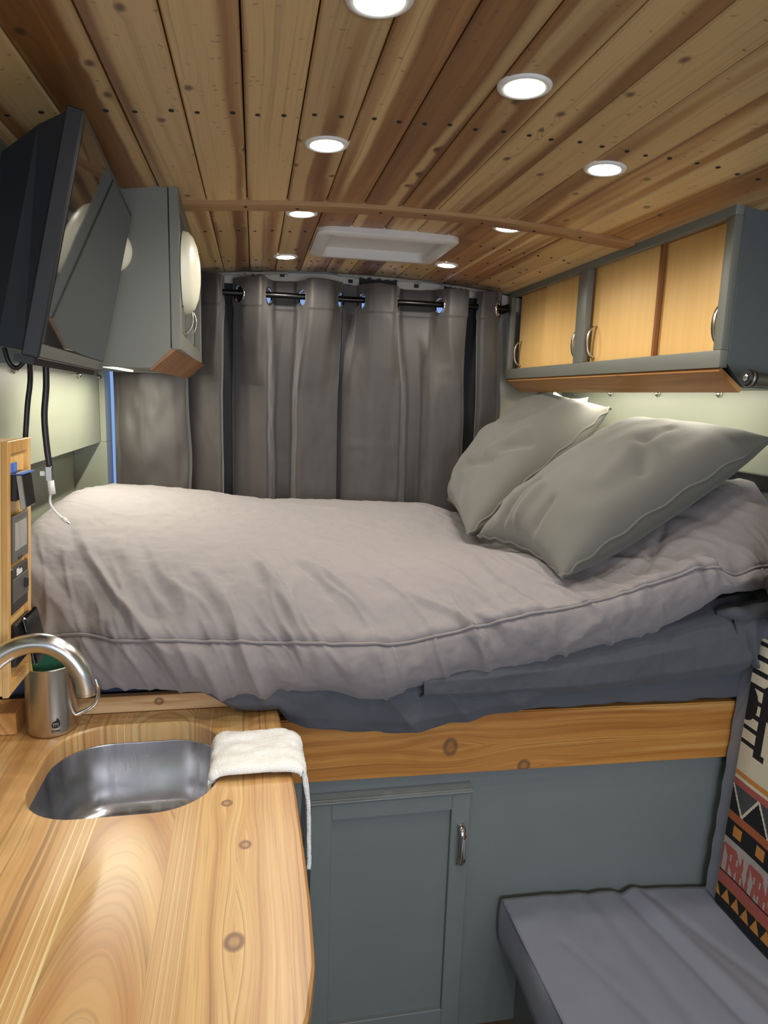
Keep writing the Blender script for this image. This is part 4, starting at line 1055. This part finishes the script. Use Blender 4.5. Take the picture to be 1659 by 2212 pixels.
obj('charger_back', sbox(BX-.003, BX+.012, ya, ya+.055, 1.405, 1.452), M['black'], d)
b = hexa(B(), [(BX+.010+dx+.008*(1.45-z)/.06, slant(y, z), z) for dx in (0, .008) for y in (ya+.004, ya+.058) for z in (1.392, 1.448)], bev=.002)
obj('charger_front', b, M['screen'], d)
b = hexa(B(), [(BX+.0105+dx+.008*(1.45-z)/.06, slant(y, z), z) for dx in (0, .009) for y in (ya-.001, ya+.004) for z in (1.391, 1.449)], bev=.001)
obj('chrome_edge', b, M['nickel'], d)
d2_ = hexa(B(), [(BX+.001+dx, slant(y, z), z) for dx in (0, .001) for y in (ya, ya+.034) for z in (1.450, 1.468)])
box(d2_, BX+.001, BX+.022, slant(ya-.001, 1.45), slant(ya+.062, 1.45), 1.4500, 1.4512)
o = obj('tape', d2_, M['tape']); prop(o, 'strip of light blue tape over the small charger', 'tape')
d = thing('display', 'grey LCD battery display flush in the pine box', 'display', (BX, 1.25, 1.34))
obj('display_bezel', sbox(BX-.001, BX+.006, ya-.001, yb-.004, 1.300, 1.378), M['platemid'], d)
obj('display_screen', sbox(BX+.005, BX+.0068, ya+.010, yb-.014, 1.318, 1.366), M['lcd'], d)
obj('button', sbox(BX+.005, BX+.0072, ya+.026, ya+.046, 1.3005, 1.307), M['black'], d)
d = thing('switch_plate', 'black switch plate with white lettering low in the pine box', 'switch', (BX, 1.24, 1.25))
obj('plate', sbox(BX-.001, BX+.005, ya-.001, yb-.002, 1.212, 1.292, bev=.003), M['plate'], d)
obj('plate_middle', sbox(BX+.004, BX+.0062, ya+.001, yb-.003, 1.232, 1.272), M['platemid'], d)
obj('toggle', sbox(BX+.006, BX+.012, ya+.055, ya+.063, 1.246, 1.262), M['black'], d)
devtext(text_bm('Blue', .016, .0004, .0003), ya+.030, 1.276, d, M['textwhite'])
d = thing('tilted_device', 'black hinged device tilting out of the bottom of the pine box', 'device', (BX, 1.2, 1.15))
obj('device_back', sbox(BX-.001, BX+.010, ya+.002, yb+.004, 1.125, 1.195), M['black'], d)
b = hexa(B(), [(BX+.010+dx+.022*(1.205-z)/.09, slant(y, z), z) for dx in (0, .008) for y in (ya+.020, yb+.004) for z in (1.120, 1.203)], bev=.003)
obj('device_screen', b, M['screen'], d)
# cedar board end on the left wall near the top
o = obj('cedar_shelf_end', bx(-.482, -.43, 1.05, 1.105, 1.74, 1.90, bev=.002), M['trimw']); prop(o, 'dark cedar board at the left edge behind the television', 'board')
o = obj('cedar_block', bx(XL-.08, -.455, 1.32, 1.388, CZ+.0005, .975, bev=.002), M['cedary']); prop(o, 'small cedar block on the worktop in the dark corner behind the mug', 'block')

# ------------------------------------------------------------------ television
Q = [Vector((0, 0, 1.6))+.865*(Vector(p)-Vector((0, 0, 1.6))) for p in ((-.248, 1.153, 2.007), (-.281, 1.751, 2.003), (-.360, 1.738, 1.638), (-.327, 1.141, 1.641))]   # near-top, far-top, far-bottom, near-bottom
t = thing('television', 'flat black television tilted out from the left wall', 'television', (-.36, 1.45, 1.64))
eu = (Q[1]-Q[0]).normalized(); ev = (Q[3]-Q[0]).normalized(); en = eu.cross(ev).normalized()
if en.x < 0: en = -en
W_, H_ = (Q[1]-Q[0]).length, (Q[3]-Q[0]).length
def tvp(u, v, d): return Q[0]+eu*u+ev*v+en*d
def tvbox(u0, u1, v0, v1, d0, d1, bev=0.0): return hexa(B(), [tvp(u, v, d) for u in (u0, u1) for v in (v0, v1) for d in (d0, d1)], bev=bev)
def fixn(bm): bmesh.ops.recalc_face_normals(bm, faces=bm.faces); return bm
obj('tv_frame', fixn(tvbox(0, W_, 0, H_, -.022, 0, bev=.002)), M['black'], t)
obj('tv_screen', fixn(tvbox(.010, W_-.010, .010, H_-.022, -.001, .0008)), M['screen'], t)
obj('lower_bezel', fixn(tvbox(.004, W_-.004, H_-.020, H_-.003, -.001, .0016)), plain('satin_bezel', (.12, .125, .11, 1), .3), t, label='lighter satin lower bezel')
b = B(); lo_ = [(0.006, 0.006), (W_-.006, .006), (W_-.006, H_-.006), (.006, H_-.006)]; hi_ = [(.05, .07), (W_-.05, .07), (W_-.05, H_-.004), (.03, H_-.004)]
fixn(loft(b, [[tvp(u, v, -.021) for u, v in lo_], [tvp(u, v, -.055) for u, v in [(.02, .03), (W_-.02, .03), (W_-.02, H_-.004), (.012, H_-.004)]], [tvp(u, v, -.10) for u, v in hi_]], True, True))
obj('tv_back', b, M['tvback'], t, label='black rear housing')
obj('tv_mount', fixn(hexa(B(), [(x, y, z) for x in (XL+.0008, -.375) for y in (1.20, 1.34) for z in (1.74, 1.88)])), M['black'], t)
obj('tv_lip', fixn(tvbox(.02, W_-.02, H_, H_+.010, -.035, -.010)), M['black'], t)
# cables
t = thing('power_cable', 'black cable dropping from the television behind the pine box', 'cable', (-.40, 1.25, 1.5))
obj('cable', tube(B(), spline([(-.402, 1.35, 1.66), (-.409, 1.37, 1.61), (-.416, 1.37, 1.565), (-.424, 1.37, 1.495), (-.43, 1.372, 1.45)], 8), .0048, 10), M['black'], t, smooth=True)
obj('cable_loop', tube(B(), spline([(-.440, 1.34, 1.665), (-.434, 1.34, 1.640), (-.424, 1.345, 1.630), (-.412, 1.35, 1.642), (-.405, 1.355, 1.66)], 8), .004, 8), M['black'], t, smooth=True)
t = thing('usb_cable', 'black cable ending in a short white charging lead above the bed', 'cable', (-.35, 1.25, 1.4))
obj('cable', tube(B(), spline([(-.347, 1.25, 1.645), (-.3485, 1.25, 1.60), (-.354, 1.25, 1.55), (-.353, 1.25, 1.50), (-.350, 1.25, 1.462)], 8), .0052, 10), M['black'], t, smooth=True)
obj('metal_plug', bx(-.3565, -.3455, 1.2455, 1.2545, 1.437, 1.463, bev=.001), M['nickel'], t)
obj('white_plug', tube(B(), [(-.350, 1.25, 1.438), (-.348, 1.25, 1.414)], .0058, 10), M['white'], t, smooth=True)
obj('white_tab', bx(-.366, -.358, 1.249, 1.252, 1.446, 1.454), M['white'], t)
obj('white_lead', tube(B(), spline([(-.3505, 1.25, 1.415), (-.3525, 1.25, 1.402), (-.350, 1.25, 1.392), (-.342, 1.25, 1.380), (-.333, 1.25, 1.371)], 6), .0022, 8), M['white'], t, smooth=True)
obj('white_tip', tube(B(), [(-.334, 1.25, 1.3715), (-.3255, 1.25, 1.365)], .0038, 8), M['white'], t, smooth=True)
obj('connector', tube(B(), [(-.3255, 1.25, 1.365), (-.3215, 1.25, 1.362)], .0026, 6), M['nickel'], t)
# LED strip housings under the cabinets
for (x, y0, y1, z, lb) in ((1.12, 1.48, 2.48, 1.6405, 'thin LED strip under the right wall cabinet'), (-.40, 1.66, 2.38, 1.6555, 'thin LED strip under the left wall cabinet')):
    o = obj('led_strip', bx(x-.006, x+.006, y0, y1, z, z+.004), emit('led_strip_glow', (1, .95, .8, 1), 6)); prop(o, lb, 'light')
